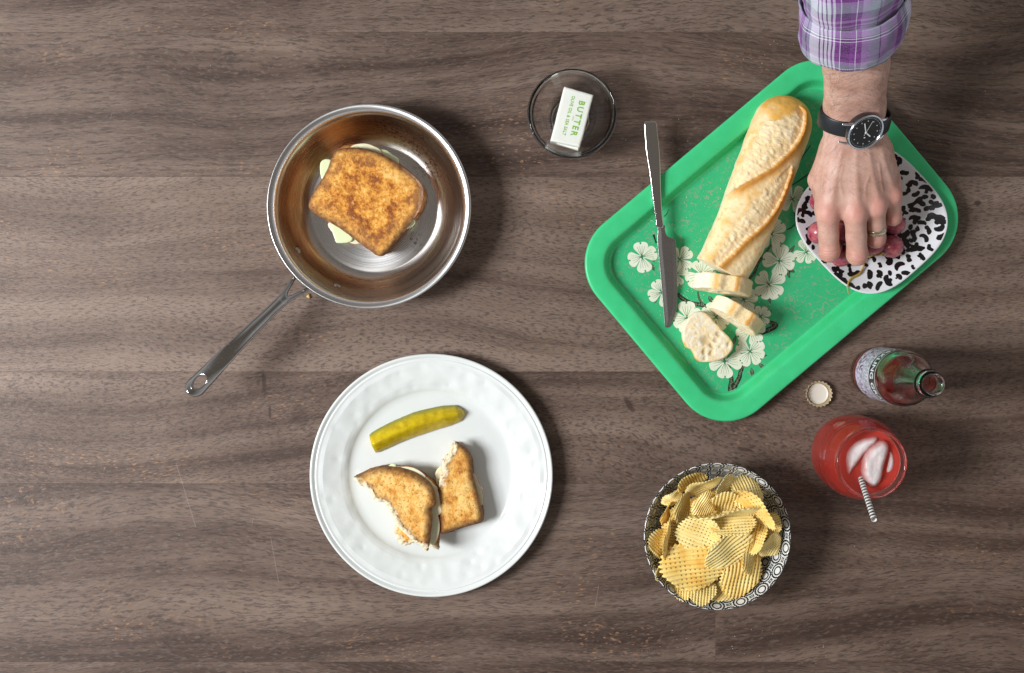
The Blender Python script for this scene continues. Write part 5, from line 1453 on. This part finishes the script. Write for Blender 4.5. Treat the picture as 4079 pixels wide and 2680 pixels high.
def hand():
    allp = np.vstack([MCP, PIP, DIP, TIP, CMC, [WR], FA, THUMB])
    lo = allp.min(0) - 42; hi = allp.max(0) + 42
    f = Field(lo, hi, 1.25)
    ex_ = np.array([1.0, 0, 0])
    # forearm and wrist: flattened tube made of two parallel runs
    run = [WR] + FA; off = [12.5, 10, 9.5, 12, 12.5]; rad = [20.5, 22.5, 24, 27, 29]
    for s_ in (-1, 1):
        for i in range(len(run)-1):
            f.cap(run[i] + ex_*s_*off[i], run[i+1] + ex_*s_*off[i+1], rad[i], rad[i+1], 6)
    for i in range(len(run)-1): f.cap(run[i], run[i+1], rad[i]*0.96, rad[i+1]*0.96, 6)
    # back of the hand
    for i in range(4):
        f.cap(WR + ex_*(-13 + 9*i) + np.array([0, 0, -1]), CMC[i], 17, 15.5, 8)
        f.cap(CMC[i], MCP[i], 14.0, RM[i], 9)
        f.cap(CMC[i] + [0, 0, -14], MCP[i] + [0, 4, -13], 14, 11, 9)       # palm side
    for i in range(3):
        f.cap((CMC[i]+CMC[i+1])/2, (MCP[i]+MCP[i+1])/2 + [0, 7, -2], 14, 10.0, 9)
    f.cap(CMC[3] + [4, 0, -6], MCP[3] + [2, 14, -8], 13, 11, 9)             # outer edge of the palm
    # thumb and its muscle
    f.cap(THUMB[0], THUMB[1], 16, 12.5, 10)
    f.cap(THUMB[0] + [12, -10, -4], THUMB[1] + [16, 4, -2], 14, 11, 10)
    f.cap(THUMB[1], THUMB[2], 11.5, 10.5, 3)
    f.cap(THUMB[2], THUMB[3], 10.5, 8.5, 3)
    # web of skin between thumb and first finger
    f.cap(THUMB[1] + [9, 0, 4], MCP[0] + [0, 10, -9], 9, 9, 9)
    # fingers, each grown on its own and then merged so they stay apart
    for i in range(4):
        g = Field(np.minimum.reduce([MCP[i], PIP[i], DIP[i], TIP[i]]) - 24, np.maximum.reduce([MCP[i], PIP[i], DIP[i], TIP[i]]) + 24, 1.25)
        # snap onto the main grid
        g.lo = f.lo + np.round((g.lo - f.lo) / f.h) * f.h
        g.ax = [g.lo[k] + np.arange(g.d.shape[k]) * g.h for k in range(3)]
        mid = MCP[i]*0.45 + PIP[i]*0.55
        g.cap(MCP[i], mid, RM[i], RP[i]*0.985, 3); g.cap(mid, PIP[i], RP[i]*0.985, RP[i]*1.03, 3)
        g.cap(PIP[i], DIP[i], RP[i]*0.98, RD[i], 4)
        g.cap(DIP[i], TIP[i], RD[i], RT[i], 4)
        # knuckle pads
        g.cap(PIP[i] + [0, -1.5, 3.5], PIP[i] + [0, -3.0, 2.2], RP[i]*0.78, RP[i]*0.74, 5)
        i0 = np.round((g.lo - f.lo) / f.h).astype(int); sh = g.d.shape
        a0 = np.maximum(i0, 0); a1 = np.minimum(i0 + sh, f.d.shape)
        sl = tuple(slice(a0[k], a1[k]) for k in range(3)); sg = tuple(slice(a0[k]-i0[k], a1[k]-i0[k]) for k in range(3))
        f.d[sl] = smin(f.d[sl], g.d[sg], 4.0)
    # raised knuckles and the tendons running back from them
    for i in range(4):
        f.cap(MCP[i] + [0, 2, 3.4], MCP[i] + [0, -3, 2.2], RM[i]*0.80, RM[i]*0.74, 5)
    # ulna bump beside the watch and two faint veins
    f.cap(K(3490, 455, 122), K(3480, 440, 126), 8, 8, 8)
    # creases across the finger joints
    V, F = f.mesh()
    # light smoothing
    V = smooth_mesh(V, F, 3)
    fn = np.cross(V[F[:, 2]] - V[F[:, 0]], V[F[:, 3]] - V[F[:, 1]]); vn = np.zeros_like(V)
    for k in range(4): np.add.at(vn, F[:, k], fn)
    vn /= np.linalg.norm(vn, axis=1)[:, None] + 1e-9
    up_ = np.clip(vn[:, 2] * 1.6 - 0.4, 0, 1); lift = np.zeros(len(V))
    def line(pts, w, h):
        p = cr(np.array(pts)[:, :2], 6, False); d, _, t = line_dist(V[:, 0], V[:, 1], p)
        return h * np.exp(-(d / w)**2) * np.clip(t * 5, 0, 1) * np.clip((1 - t) * 5, 0, 1)
    for i in range(4): lift = np.maximum(lift, line([MCP[i] + [0, 4, 0], MCP[i]*0.5 + CMC[i]*0.5, CMC[i]*0.9 + WR*0.1], 3.2, 0.85))
    for pts in ([K(3450, 630, 105), K(3468, 690, 104), K(3450, 740, 103), K(3452, 800, 99)], [K(3500, 640, 104), K(3512, 720, 99), K(3520, 770, 94)], [K(3360, 640, 104), K(3345, 720, 99), K(3358, 790, 94)]):
        lift = np.maximum(lift, line(pts, 1.5, 0.6))
    V = V + vn * (lift * up_)[:, None]
    return V, F
HV, HF = hand()
def skin_mat():
    m = Mat('skin'); p = m.mm()
    red = m.attr('blush')
    n = m.noise(p, 0.05, 3, 0.6); f = m.noise(p, 0.5, 3, 0.6)
    wr = m.noise(m.mul(p, (0.35, 1.0, 1.0)), 0.9, 3, 0.6)      # fine creases lying across the hand
    base = m.ramp(m.math('ADD', m.math('MULTIPLY', n, 0.7), m.math('MULTIPLY', f, 0.3)), [(0.35, (0.49, 0.265, 0.20)), (0.5, (0.585, 0.35, 0.275)), (0.65, (0.645, 0.42, 0.34))])
    col = m.mix(m.math('MULTIPLY', red, 0.75), base, (0.66, 0.27, 0.22, 1))
    cr_ = m.attr('crease')
    col = m.mix(m.math('MULTIPLY', cr_, 0.35), col, (0.34, 0.13, 0.09, 1))
    m.set(Base_Color=col, Roughness=0.42, Specular_IOR_Level=0.4, Subsurface_Weight=0.22, Subsurface_Radius=(0.007, 0.0028, 0.0014), Subsurface_Scale=0.8)
    h_ = m.math('ADD', m.math('ADD', m.math('MULTIPLY', wr, 1.0), m.math('MULTIPLY', f, 0.4)), m.math('MULTIPLY', cr_, -1.6))
    m.bump(h_, 0.55, 0.55)
    return m.m
blush = np.zeros(len(HV)); crease = np.zeros(len(HV))
for i in range(4):
    for c, r in ((MCP[i] + [0, 0, 8], 12), (PIP[i] + [0, -3, 5], 12)):
        blush = np.maximum(blush, np.exp(-(np.linalg.norm(HV - c, axis=1) / r)**2))
    blush = np.maximum(blush, 0.9*np.exp(-(np.linalg.norm(HV - TIP[i], axis=1) / 12)**2))
    # transverse skin folds over each middle joint
    ax = PIP[i] - MCP[i]; ax = ax / np.linalg.norm(ax)
    d_ = HV - PIP[i]; s_ = d_ @ ax; near = np.exp(-(np.linalg.norm(d_, axis=1) / (RP[i]*1.35))**4)
    wv = fbm(HV * 0.15, 2, 3 + i) * 2.5
    for k_, o_ in enumerate((-4.5, -1.5, 1.6, 4.2)):
        crease = np.maximum(crease, near * np.exp(-((s_ - o_ + wv) / 0.8)**2))
person = thing('person', 'person reaching in with bare forearm and rolled plaid sleeve to pick grapes', 'person', (WR[0], WR[1], 20))
part('arm', HV, HF, skin_mat(), person, attrs={'blush': blush, 'crease': crease})
# fingernails on the curled tips are turned away from view; hair on the forearm and hand
def hairs():
    fc = HF; tri = HV[fc]; c = tri.mean(1); n = np.cross(tri[:, 2]-tri[:, 0], tri[:, 3]-tri[:, 1]); ar = np.linalg.norm(n, axis=1); n = n / (ar[:, None] + 1e-9)
    ypx = NY - c[:, 1] * SC * H / (H - c[:, 2]); up_ = n[:, 2]
    w = ar * (up_ > 0.1) * np.where(ypx < 440, 1.0, np.where(ypx < 620, 0.55, np.where(ypx < 760, 0.22, 0.0))) * (ypx > 150)
    rs = np.random.RandomState(4); pick = rs.choice(len(w), 1500, p=w / w.sum())
    V, F = [], []
    for i in pick:
        b = c[i] + rs.uniform(-.6, .6, 3); nn = n[i]
        ang = rs.normal(-0.35 if c[i][0] < WR[0] else 0.5, 0.35)
        d = np.array([math.cos(ang) * (1 if c[i][0] > WR[0]-12 else -0.7), -abs(math.sin(ang)) - 0.35, 0]); d = d - nn*(d @ nn); d /= np.linalg.norm(d)
        L = rs.uniform(6, 13); sd = np.cross(nn, d); wd_ = 0.06; curl = rs.uniform(-1.4, 1.4)
        o = len(V)
        for t in (0, 0.35, 0.7, 1.0):
            q_ = b + d*L*t + nn*(0.15 + 1.1*t*(1-0.45*t)) + sd*curl*t*t
            V += [q_ - sd*wd_*(1-t*0.7), q_ + sd*wd_*(1-t*0.7)]
        for k in range(3): F.append((o+2*k, o+2*k+1, o+2*k+3, o+2*k+2))
    h = part('arm_hair', np.array(V), F, plain('dark_hair', (0.05, 0.03, 0.02, 1), 0.5), person)
    h['kind'] = 'stuff'
hairs()

# ---- rolled shirt sleeve
def plaid_mat():
    m = Mat('plaid_flannel')
    u, v, _ = m.xyz(m.uv())      # u round the arm in mm, v along it in mm
    W_ = (0.68, 0.70, 0.76); PU = (0.17, 0.020, 0.22); DP = (0.075, 0.002, 0.10); GR = (0.25, 0.28, 0.35); LI = (0.34, 0.22, 0.43); NV = (0.07, 0.06, 0.13)
    fu = m.math('FRACT', m.math('DIVIDE', u, 118.0)); fv = m.math('FRACT', m.math('DIVIDE', v, 92.0))
    warp = m.ramp(fu, [(0.0, GR), (0.05, LI), (0.12, PU), (0.19, GR), (0.25, NV), (0.262, GR), (0.30, W_), (0.395, DP), (0.41, W_), (0.435, DP), (0.448, W_), (0.475, DP), (0.488, W_), (0.512, PU), (0.53, W_), (0.548, PU), (0.59, W_), (0.60, DP), (0.68, PU), (0.73, W_), (0.738, PU), (0.78, LI), (0.84, GR), (0.93, NV), (0.942, LI)], 'CONSTANT')
    weft = m.ramp(fv, [(0.0, NV), (0.05, GR), (0.15, LI), (0.19, PU), (0.24, DP), (0.27, PU), (0.33, DP), (0.43, PU), (0.47, W_), (0.483, DP), (0.51, W_), (0.522, NV), (0.535, LI), (0.62, GR), (0.70, W_), (0.80, LI), (0.84, DP), (0.855, LI), (0.88, PU), (0.91, DP), (0.925, LI), (0.96, PU)], 'CONSTANT')
    tw = m.math('FRACT', m.math('ADD', m.math('MULTIPLY', u, 0.55), m.math('MULTIPLY', v, 0.55)))
    k = m.math('ADD', 0.36, m.math('MULTIPLY', m.math('GREATER_THAN', tw, 0.5), 0.28))
    col = m.mix(k, warp, weft)
    p = m.mm()
    col = m.mix(m.math('MULTIPLY', m.ramp(m.noise(p, 1.2, 2), [(0.45, 0.0), (0.7, 1.0)]), 0.14), col, (0.75, 0.75, 0.80, 1))
    # light thread of the hem stitching
    stn = m.math('MULTIPLY', m.math('LESS_THAN', m.math('ABSOLUTE', m.math('SUBTRACT', v, 5.4)), 0.45), m.math('GREATER_THAN', m.math('FRACT', m.math('MULTIPLY', u, 0.42)), 0.3))
    col = m.mix(stn, col, (0.72, 0.74, 0.76, 1))
    m.set(Base_Color=col, Roughness=0.85, Specular_IOR_Level=0.15, Sheen_Weight=0.15)
    m.bump(m.math('ADD', m.math('MULTIPLY', tw, 0.4), m.noise(p, 0.5, 2)), 0.35, 0.5)
    return m.m
MPL = plaid_mat()
ARM = cr(np.array([WR] + FA), 10, False)
def arm_at(pxy, z):  # frame along the forearm
    return K(3405, pxy, z)
def sleeve(name, stations, seed, v0=0.0, hem=0.0):
    """stations: centre, half width, half height, sag; rings square to the forearm"""
    n = 96; V = []; UV = []
    cs = np.array([s[0] for s in stations]); T = np.gradient(cs, axis=0); T /= np.linalg.norm(T, axis=1)[:, None]
    L = np.r_[0, np.cumsum(np.linalg.norm(np.diff(cs, axis=0), axis=1))]
    for i, (c, a, b) in enumerate(stations):
        t = T[i]; x_ = np.array([1.0, 0, 0]); x_ = x_ - t*(x_ @ t); x_ /= np.linalg.norm(x_); nrm = np.cross(x_, t); nrm = nrm if nrm[2] > 0 else -nrm
        for k in range(n + 1):
            an = 2*math.pi*k/n; rr = 1.0
            q_ = np.array([math.cos(an)*1.2, math.sin(an)*1.2, L[i]*0.018])
            rr += 0.12*float(fbm(q_[None]*1.4, 3, seed)[0]) + 0.012*math.sin(5*an + L[i]*0.05)
            V.append(c + x_*a*rr*math.cos(an) + nrm*b*rr*math.sin(an))
            UV.append(((0.5 - k/n)*345 + 121, v0 + L[i]))
    F = []
    for i in range(len(stations)-1):
        for k in range(n):
            F.append((i*(n+1)+k, i*(n+1)+k+1, (i+1)*(n+1)+k+1, (i+1)*(n+1)+k))
    V = np.array(V)
    o = part(name, V, F, MPL, person, uv=np.array(UV))
    md = o.modifiers.new('cloth_thickness', 'SOLIDIFY'); md.thickness = 0.0016; md.offset = -1
    return o
def interp_st(keys, n):
    ks = np.linspace(0, 1, len(keys)); t = np.linspace(0, 1, n)
    C = cr(np.array([k[0] for k in keys]), 20, False); ct = np.linspace(0, 1, len(C))
    return [(np.array([np.interp(q_, ct, C[:, j]) for j in range(3)]), float(np.interp(q_, ks, [k[1] for k in keys])), float(np.interp(q_, ks, [k[2] for k in keys]))) for q_ in t]
cA = K(3393, 148, 184); cB = K(3395, 60, 214); cC = K(3396, -60, 248); cD = K(3398, -200, 280); cE = K(3400, -340, 308)
sleeve('shirt_cuff', interp_st([(cA, 47.5, 41), (cA*0.6 + cB*0.4, 51.5, 44), (cB, 53, 45), (cB*0.45 + cC*0.55, 51.5, 43.5)], 22), 3, 0.0)
sleeve('shirt_sleeve', interp_st([(cA*0.35 + cB*0.65, 44, 36), (cB*0.55 + cC*0.45, 47.5, 39.5), (cC, 50.5, 43), (cC*0.5 + cD*0.5, 52, 45)], 20), 8, 40.0)

# ---- wristwatch
watch = thing('wristwatch', 'black wristwatch with black dial worn on the reaching arm', 'watch', (WR[0], WR[1], 100))
wc = K(3404, 472, 101)
aw = np.array([0.03, math.cos(math.radians(38)), math.sin(math.radians(38))]); aw /= np.linalg.norm(aw)     # along the forearm
xw = np.array([1.0, 0, 0]); xw = xw - aw*(xw @ aw); xw /= np.linalg.norm(xw)
nw = np.cross(xw, aw); nw = nw if nw[2] > 0 else -nw
RA, RB = 37.5, 25.6
def ringpt(an, off=0.0): return wc + xw*(RA + off)*math.cos(an) + nw*(RB + off)*math.sin(an)
n = 72; V = []; F = []
sect = [(-9.5, 0), (-9.2, 1.4), (-7.5, 2.0), (0, 2.3), (7.5, 2.0), (9.2, 1.4), (9.5, 0), (7, -0.4), (-7, -0.4)]
for k in range(n):
    an = 2*math.pi*k/n; wsc = 1.0 if math.sin(an) < 0.3 else 1.0
    for (s_, o_) in sect: V.append(ringpt(an, o_) + aw*s_*wsc)
ms_ = len(sect)
for k in range(n):
    k2 = (k+1) % n
    for j in range(ms_):
        j2 = (j+1) % ms_; F.append((k*ms_+j, k2*ms_+j, k2*ms_+j2, k*ms_+j2)[::-1])
mst = Mat('black_rubber', Base_Color=(0.014, 0.016, 0.02, 1), Roughness=0.38, Specular_IOR_Level=0.4)
part('strap', np.array(V), F, mst.m, watch)
dc = K(3449, 528, 136)
roll = math.radians(17)
dn = (nw*math.cos(roll) + xw*math.sin(roll)); dn /= np.linalg.norm(dn)
du = aw - dn*(aw @ dn); du /= np.linalg.norm(du)
dr = np.cross(du, dn)
dr = dr if dr[0] > 0 else -dr
def dial(pts, z):  # pts (x to the right, y up the arm)
    pts = np.asarray(pts, float) * 1.07; return dc + np.outer(pts[:, 0], dr) + np.outer(pts[:, 1], du) + (dn * z if np.isscalar(z) else np.outer(z, dn))
def dlathe(prof, nn=72):
    V, F, _ = lathe(prof, nn); return dial(V[:, :2], V[:, 2]), F
flip = 1 if np.dot(np.cross(dr, du), dn) > 0 else -1
def fx(F): return [f[::-1] for f in F] if flip < 0 else F
V, F = dlathe([(0, -10.5), (15, -10.5), (18.2, -9.6), (19.4, -6), (19.9, -1.5), (19.7, -0.4)])
part('watch_case', V, fx(F), Mat('black_case', Base_Color=(0.02, 0.02, 0.024, 1), Roughness=0.28, Specular_IOR_Level=0.5).m, watch)
V, F = dlathe([(19.7, -0.4), (19.5, 0.5), (18.9, 0.9), (18.2, 0.75), (17.7, 0.15), (17.5, -0.6)])
part('bezel', V, fx(F), Mat('bezel_steel', Base_Color=(0.62, 0.66, 0.72, 1), Roughness=0.16, Metallic=1.0).m, watch)
V, F = dlathe([(17.7, -0.55), (0, -0.5)])
dface = part('dial', V, fx(F), Mat('dial_black', Base_Color=(0.013, 0.012, 0.012, 1), Roughness=0.35, Specular_IOR_Level=0.3).m, watch)
mwm = plain('watch_white', (0.78, 0.80, 0.80, 1), 0.4)
items = []
def quad(cx_, cy_, w, h, rot, z):
    p = np.array([(-w/2, -h/2), (w/2, -h/2), (w/2, h/2), (-w/2, h/2)]); c, s = math.cos(rot), math.sin(rot)
    p = p @ np.array([[c, s], [-s, c]]) + [cx_, cy_]
    return dial(p, z), fx([(0, 1, 2, 3)])
for k in range(12):
    a = math.radians(30*k); items.append(quad(13.0*math.sin(a), 13.0*math.cos(a), 0.85, 1.1, 0, -0.35))
for k in range(60):
    a = math.radians(6*k); big_ = k % 5 == 0; items.append(quad(16.2*math.sin(a), 16.2*math.cos(a), 0.22, 1.5 if big_ else 0.8, -a, -0.35))
items.append(quad(0, -6.0, 1.6, 1.3, 0, -0.35))
part('dial_marks', *join(*items), mwm, dface, smooth=False)
def hand_(ang, L, w, z, tail=2.0, name='hour_hand'):
    a = math.radians(ang); m_ = (L - tail)/2
    part(name, *quad(m_*math.sin(a), m_*math.cos(a), w, L + tail, -a, z), mwm, watch, smooth=False)
hand_(131, 8.2, 1.15, 0.05, 1.0, 'hour_hand'); hand_(-19, 11.6, 1.15, 0.12, 1.2, 'minute_hand'); hand_(22, 13.4, 0.5, 0.19, 3.6, 'second_hand')
V, F = dlathe([(1.25, 0.2), (1.1, 0.5), (0, 0.55)], 20); part('hand_hub', V, fx(F), mwm, watch)
mlug = Mat('lug_steel', Base_Color=(0.66, 0.68, 0.70, 1), Roughness=0.2, Metallic=1.0).m
for sx in (-1, 1):
    for sy in (-1, 1):
        p0 = dial([(sx*15.5, sy*11.2)], -1.6)[0]; p1 = dial([(sx*20.5, sy*10.6)], -2.6)[0]; p2 = dial([(sx*25.5, sy*9.9)], -6.0)[0]
        V, F, _ = tube(cr([p0, p1, p2], 5, False), np.linspace(1.7, 0.9, 11), 10)
        part('lug', V, F, mlug, watch)

# ---- wedding band
t_ = 0.70; rc = MCP[2]*(1-t_) + PIP[2]*t_; ra = PIP[2] - MCP[2]; ra = ra / np.linalg.norm(ra)
rx0 = np.array([1.0, 0, 0]); rx0 = rx0 - ra*(rx0 @ ra); rx0 /= np.linalg.norm(rx0); ry0 = np.cross(ra, rx0)
V, F = [], []; n = 64; RR = 11.0
sect = [(-3.2, 0.0), (-3.0, 0.75), (-1.9, 1.0), (-1.7, 0.75), (1.7, 0.75), (1.9, 1.0), (3.0, 0.75), (3.2, 0.0), (0, -0.5)]
for k in range(n):
    an = 2*math.pi*k/n
    for (s_, o_) in sect: V.append(rc + ra*s_ + (rx0*math.cos(an) + ry0*math.sin(an))*(RR + o_))
ms_ = len(sect)
for k in range(n):
    k2 = (k+1) % n
    for j in range(ms_):
        j2 = (j+1) % ms_; F.append((k*ms_+j, k2*ms_+j, k2*ms_+j2, k*ms_+j2))
mr = Mat('ring_gold', Metallic=1.0); p = mr.mm()
mr.set(Base_Color=mr.mix(mr.ramp(mr.noise(p, 0.7, 2), [(0.45, 0.0), (0.55, 1.0)]), (0.72, 0.56, 0.30, 1), (0.72, 0.70, 0.66, 1)), Roughness=0.2)
mr.bump(mr.noise(p, 0.8, 2), 0.4, 0.7)
bm_ = bmesh.new(); bm_.free()
solo('finger_ring', 'engraved gold and silver band on the ring finger of the reaching hand', 'ring', np.array(V), F, mr.m)

# ================================================================== grapes
def grape_mat():
    m = Mat('red_grape'); p = m.mm()
    n = m.noise(p, 0.10, 3, 0.6); f = m.noise(p, 0.5, 2)
    col = m.ramp(n, [(0.30, (0.20, 0.022, 0.055)), (0.48, (0.36, 0.055, 0.09)), (0.62, (0.50, 0.12, 0.12)), (0.74, (0.52, 0.20, 0.10))])
    bl = m.ramp(m.noise(p, 0.16, 3, 0.6), [(0.45, 0.0), (0.68, 0.38)])
    col = m.mix(bl, col, (0.48, 0.30, 0.38, 1))
    m.set(Base_Color=col, Roughness=0.24, Specular_IOR_Level=0.5, Subsurface_Weight=0.22, Subsurface_Radius=(0.006, 0.002, 0.002))
    return m.m
MGRP = grape_mat()
gz0 = BFZ + 8.5
gl = [(3262, 926, 26, 13.0), (3268, 800, 27, 12.5), (3552, 981, 26, 13.4), (3358, 925, 31, 12.8), (3350, 1018, 25, 12.6), (3482, 968, 28, 13.2), (3562, 893, 26, 12.2), (3420, 965, 24, 12.4), (3340, 850, 27, 12.5), (3440, 870, 26, 12.6), (3500, 885, 26, 12.2)]
go = P(3430, 930, gz0)
grapes = thing('grape_bunch', 'small bunch of red grapes under the fingers on the leopard plate', 'grapes', (go[0], go[1], gz0))
for i, (px, py, z, r) in enumerate(gl):
    V, F, _ = lathe([(0.01 if 0 else 0, 1.06)] + [(math.sin(t)*1.0, math.cos(t)*1.06) for t in np.linspace(0.12, math.pi-0.12, 22)] + [(0, -1.06)], 32)
    R = np.array(Matrix.Rotation(random.uniform(0.3, 1.3), 3, Vector((random.uniform(-1, 1), random.uniform(-1, 1), 0.2)).normalized()))
    V = (V * r) @ R.T + P(px, py, z + 2.5)
    part('grape', V, [f[::-1] for f in F], MGRP, grapes)
mstem = Mat('grape_stem'); p = mstem.mm()
mstem.set(Base_Color=mstem.ramp(mstem.noise(p, 0.12, 3), [(0.35, (0.40, 0.20, 0.03)), (0.6, (0.50, 0.38, 0.06))]), Roughness=0.6)
sp_ = [c2(940, 1128), c2(900, 1150), c2(845, 1155), c2(790, 1175), c2(762, 1205), c2(755, 1270), c2(715, 1325), c2(655, 1355), c2(622, 1405), c2(618, 1460), c2(632, 1502)]
zz_ = [34, 33, 30, 27, 25, 22, 20, 20, 20, 21, 22]
def on_plate(a, b, up_):
    q_ = P(a, b, 22); r_ = q_[:2] - lc; k = np.hypot(*r_) / lp_r(math.atan2(r_[1], r_[0])); z_ = float(lp_z(min(k, 1.0))) + lp_tilt(q_[0], q_[1])
    return P(a, b, z_ + up_)
V, F, _ = tube(cr([on_plate(a, b, up_) for (a, b), up_ in zip(sp_, [20, 17, 13, 9, 5, 3, 2, 1.8, 1.8, 2.2, 3])], 5, False), np.interp(np.linspace(0, 1, 51), [0, .15, .5, .62, .8, 1], [1.6, 1.1, 1.1, 1.5, 0.9, 0.45]), 8)
V += (fbm(V * 0.3, 2, 3) * 0.5)[:, None]
part('stem', V, F, mstem.m, grapes)
V, F, _ = tube(cr([on_plate(*c2(845, 1155), 13), on_plate(*c2(800, 1130), 17), on_plate(*c2(760, 1060), 18)], 5, False), 1.0, 8); part('stem', V, F, mstem.m, grapes)
# ================================================================== crumbs
def specks(n, seed, place, size, mat, name, label):
    rs = random.Random(seed); items = []
    for _ in range(n):
        x, y, z = place(rs); s = rs.uniform(*size)
        V = np.array([(1, 0, 0), (0, 1, 0), (-1, 0, 0), (0, -1, 0), (0, 0, 0.8), (0, 0, -0.4)]) * s * np.array([rs.uniform(.7, 1.4), rs.uniform(.6, 1.2), 1]) + [x, y, z + 0.4*s]
        items.append((V, [(0,1,4), (1,2,4), (2,3,4), (3,0,4), (1,0,5), (2,1,5), (3,2,5), (0,3,5)]))
    o = part(name, *join(*items), mat, org=(0, 0, 0), smooth=False)
    return tag(o, label, None, None, 'stuff')
mcr = plain('crumb_white', (0.78, 0.72, 0.58, 1), 0.7)
def on_tray(rs):
    while True:
        px, py = rs.choice([(rs.gauss(2800, 190), rs.gauss(1000, 260)), (rs.gauss(2860, 110), rs.gauss(1200, 90))])
        q_ = P(px, py, 2)[:2] - tcen; u_, v_ = q_ @ tu, q_ @ tv
        if abs(u_) < TL - 38 and abs(v_) < TW - 38: return (*P(px, py, 2)[:2], 2.4)
def on_table(rs):
    while True:
        px, py = rs.choice([(rs.gauss(3200, 120), rs.gauss(220, 70)), (rs.uniform(2300, 4000), rs.uniform(100, 2600)), (rs.uniform(0, 4079), rs.uniform(0, 2680)), (rs.gauss(2900, 200), rs.gauss(2560, 60)), (rs.gauss(2600, 150), rs.gauss(620, 120))])
        q_ = P(px, py, 0)[:2]; r_ = q_ - tcen
        if abs(r_ @ tu) < TL + 4 and abs(r_ @ tv) < TW + 4: continue
        if np.hypot(*(q_ - plc)) < 145 or np.hypot(*(q_ - pc)) < 120 or np.hypot(*(q_ - cb_)) < 84: continue
        return (*q_, 0.0)
specks(220, 2, on_tray, (0.25, 0.8), mcr, 'tray_crumbs', 'fine pale bread crumbs scattered over the green tray floor')
specks(130, 3, on_table, (0.2, 0.5), mcr, 'table_crumbs', 'fine pale crumbs scattered over the walnut tabletop')
c = P(1230, 1181, 1)
V, F, _ = lathe([(0, 3.2), (1.6, 2.8), (2.4, 1.6), (2.0, 0.3), (0, 0)], 10, (c[0], c[1], 0))
V[:, :2] += fbm(V * 0.9, 2, 3)[:, None] * 1.6
solo('bread_crumb', 'single toasted crumb on the table beside the pan handle', 'crumb', V, [f[::-1] for f in F], plain('crumb_gold', (0.62, 0.42, 0.16, 1), 0.7))
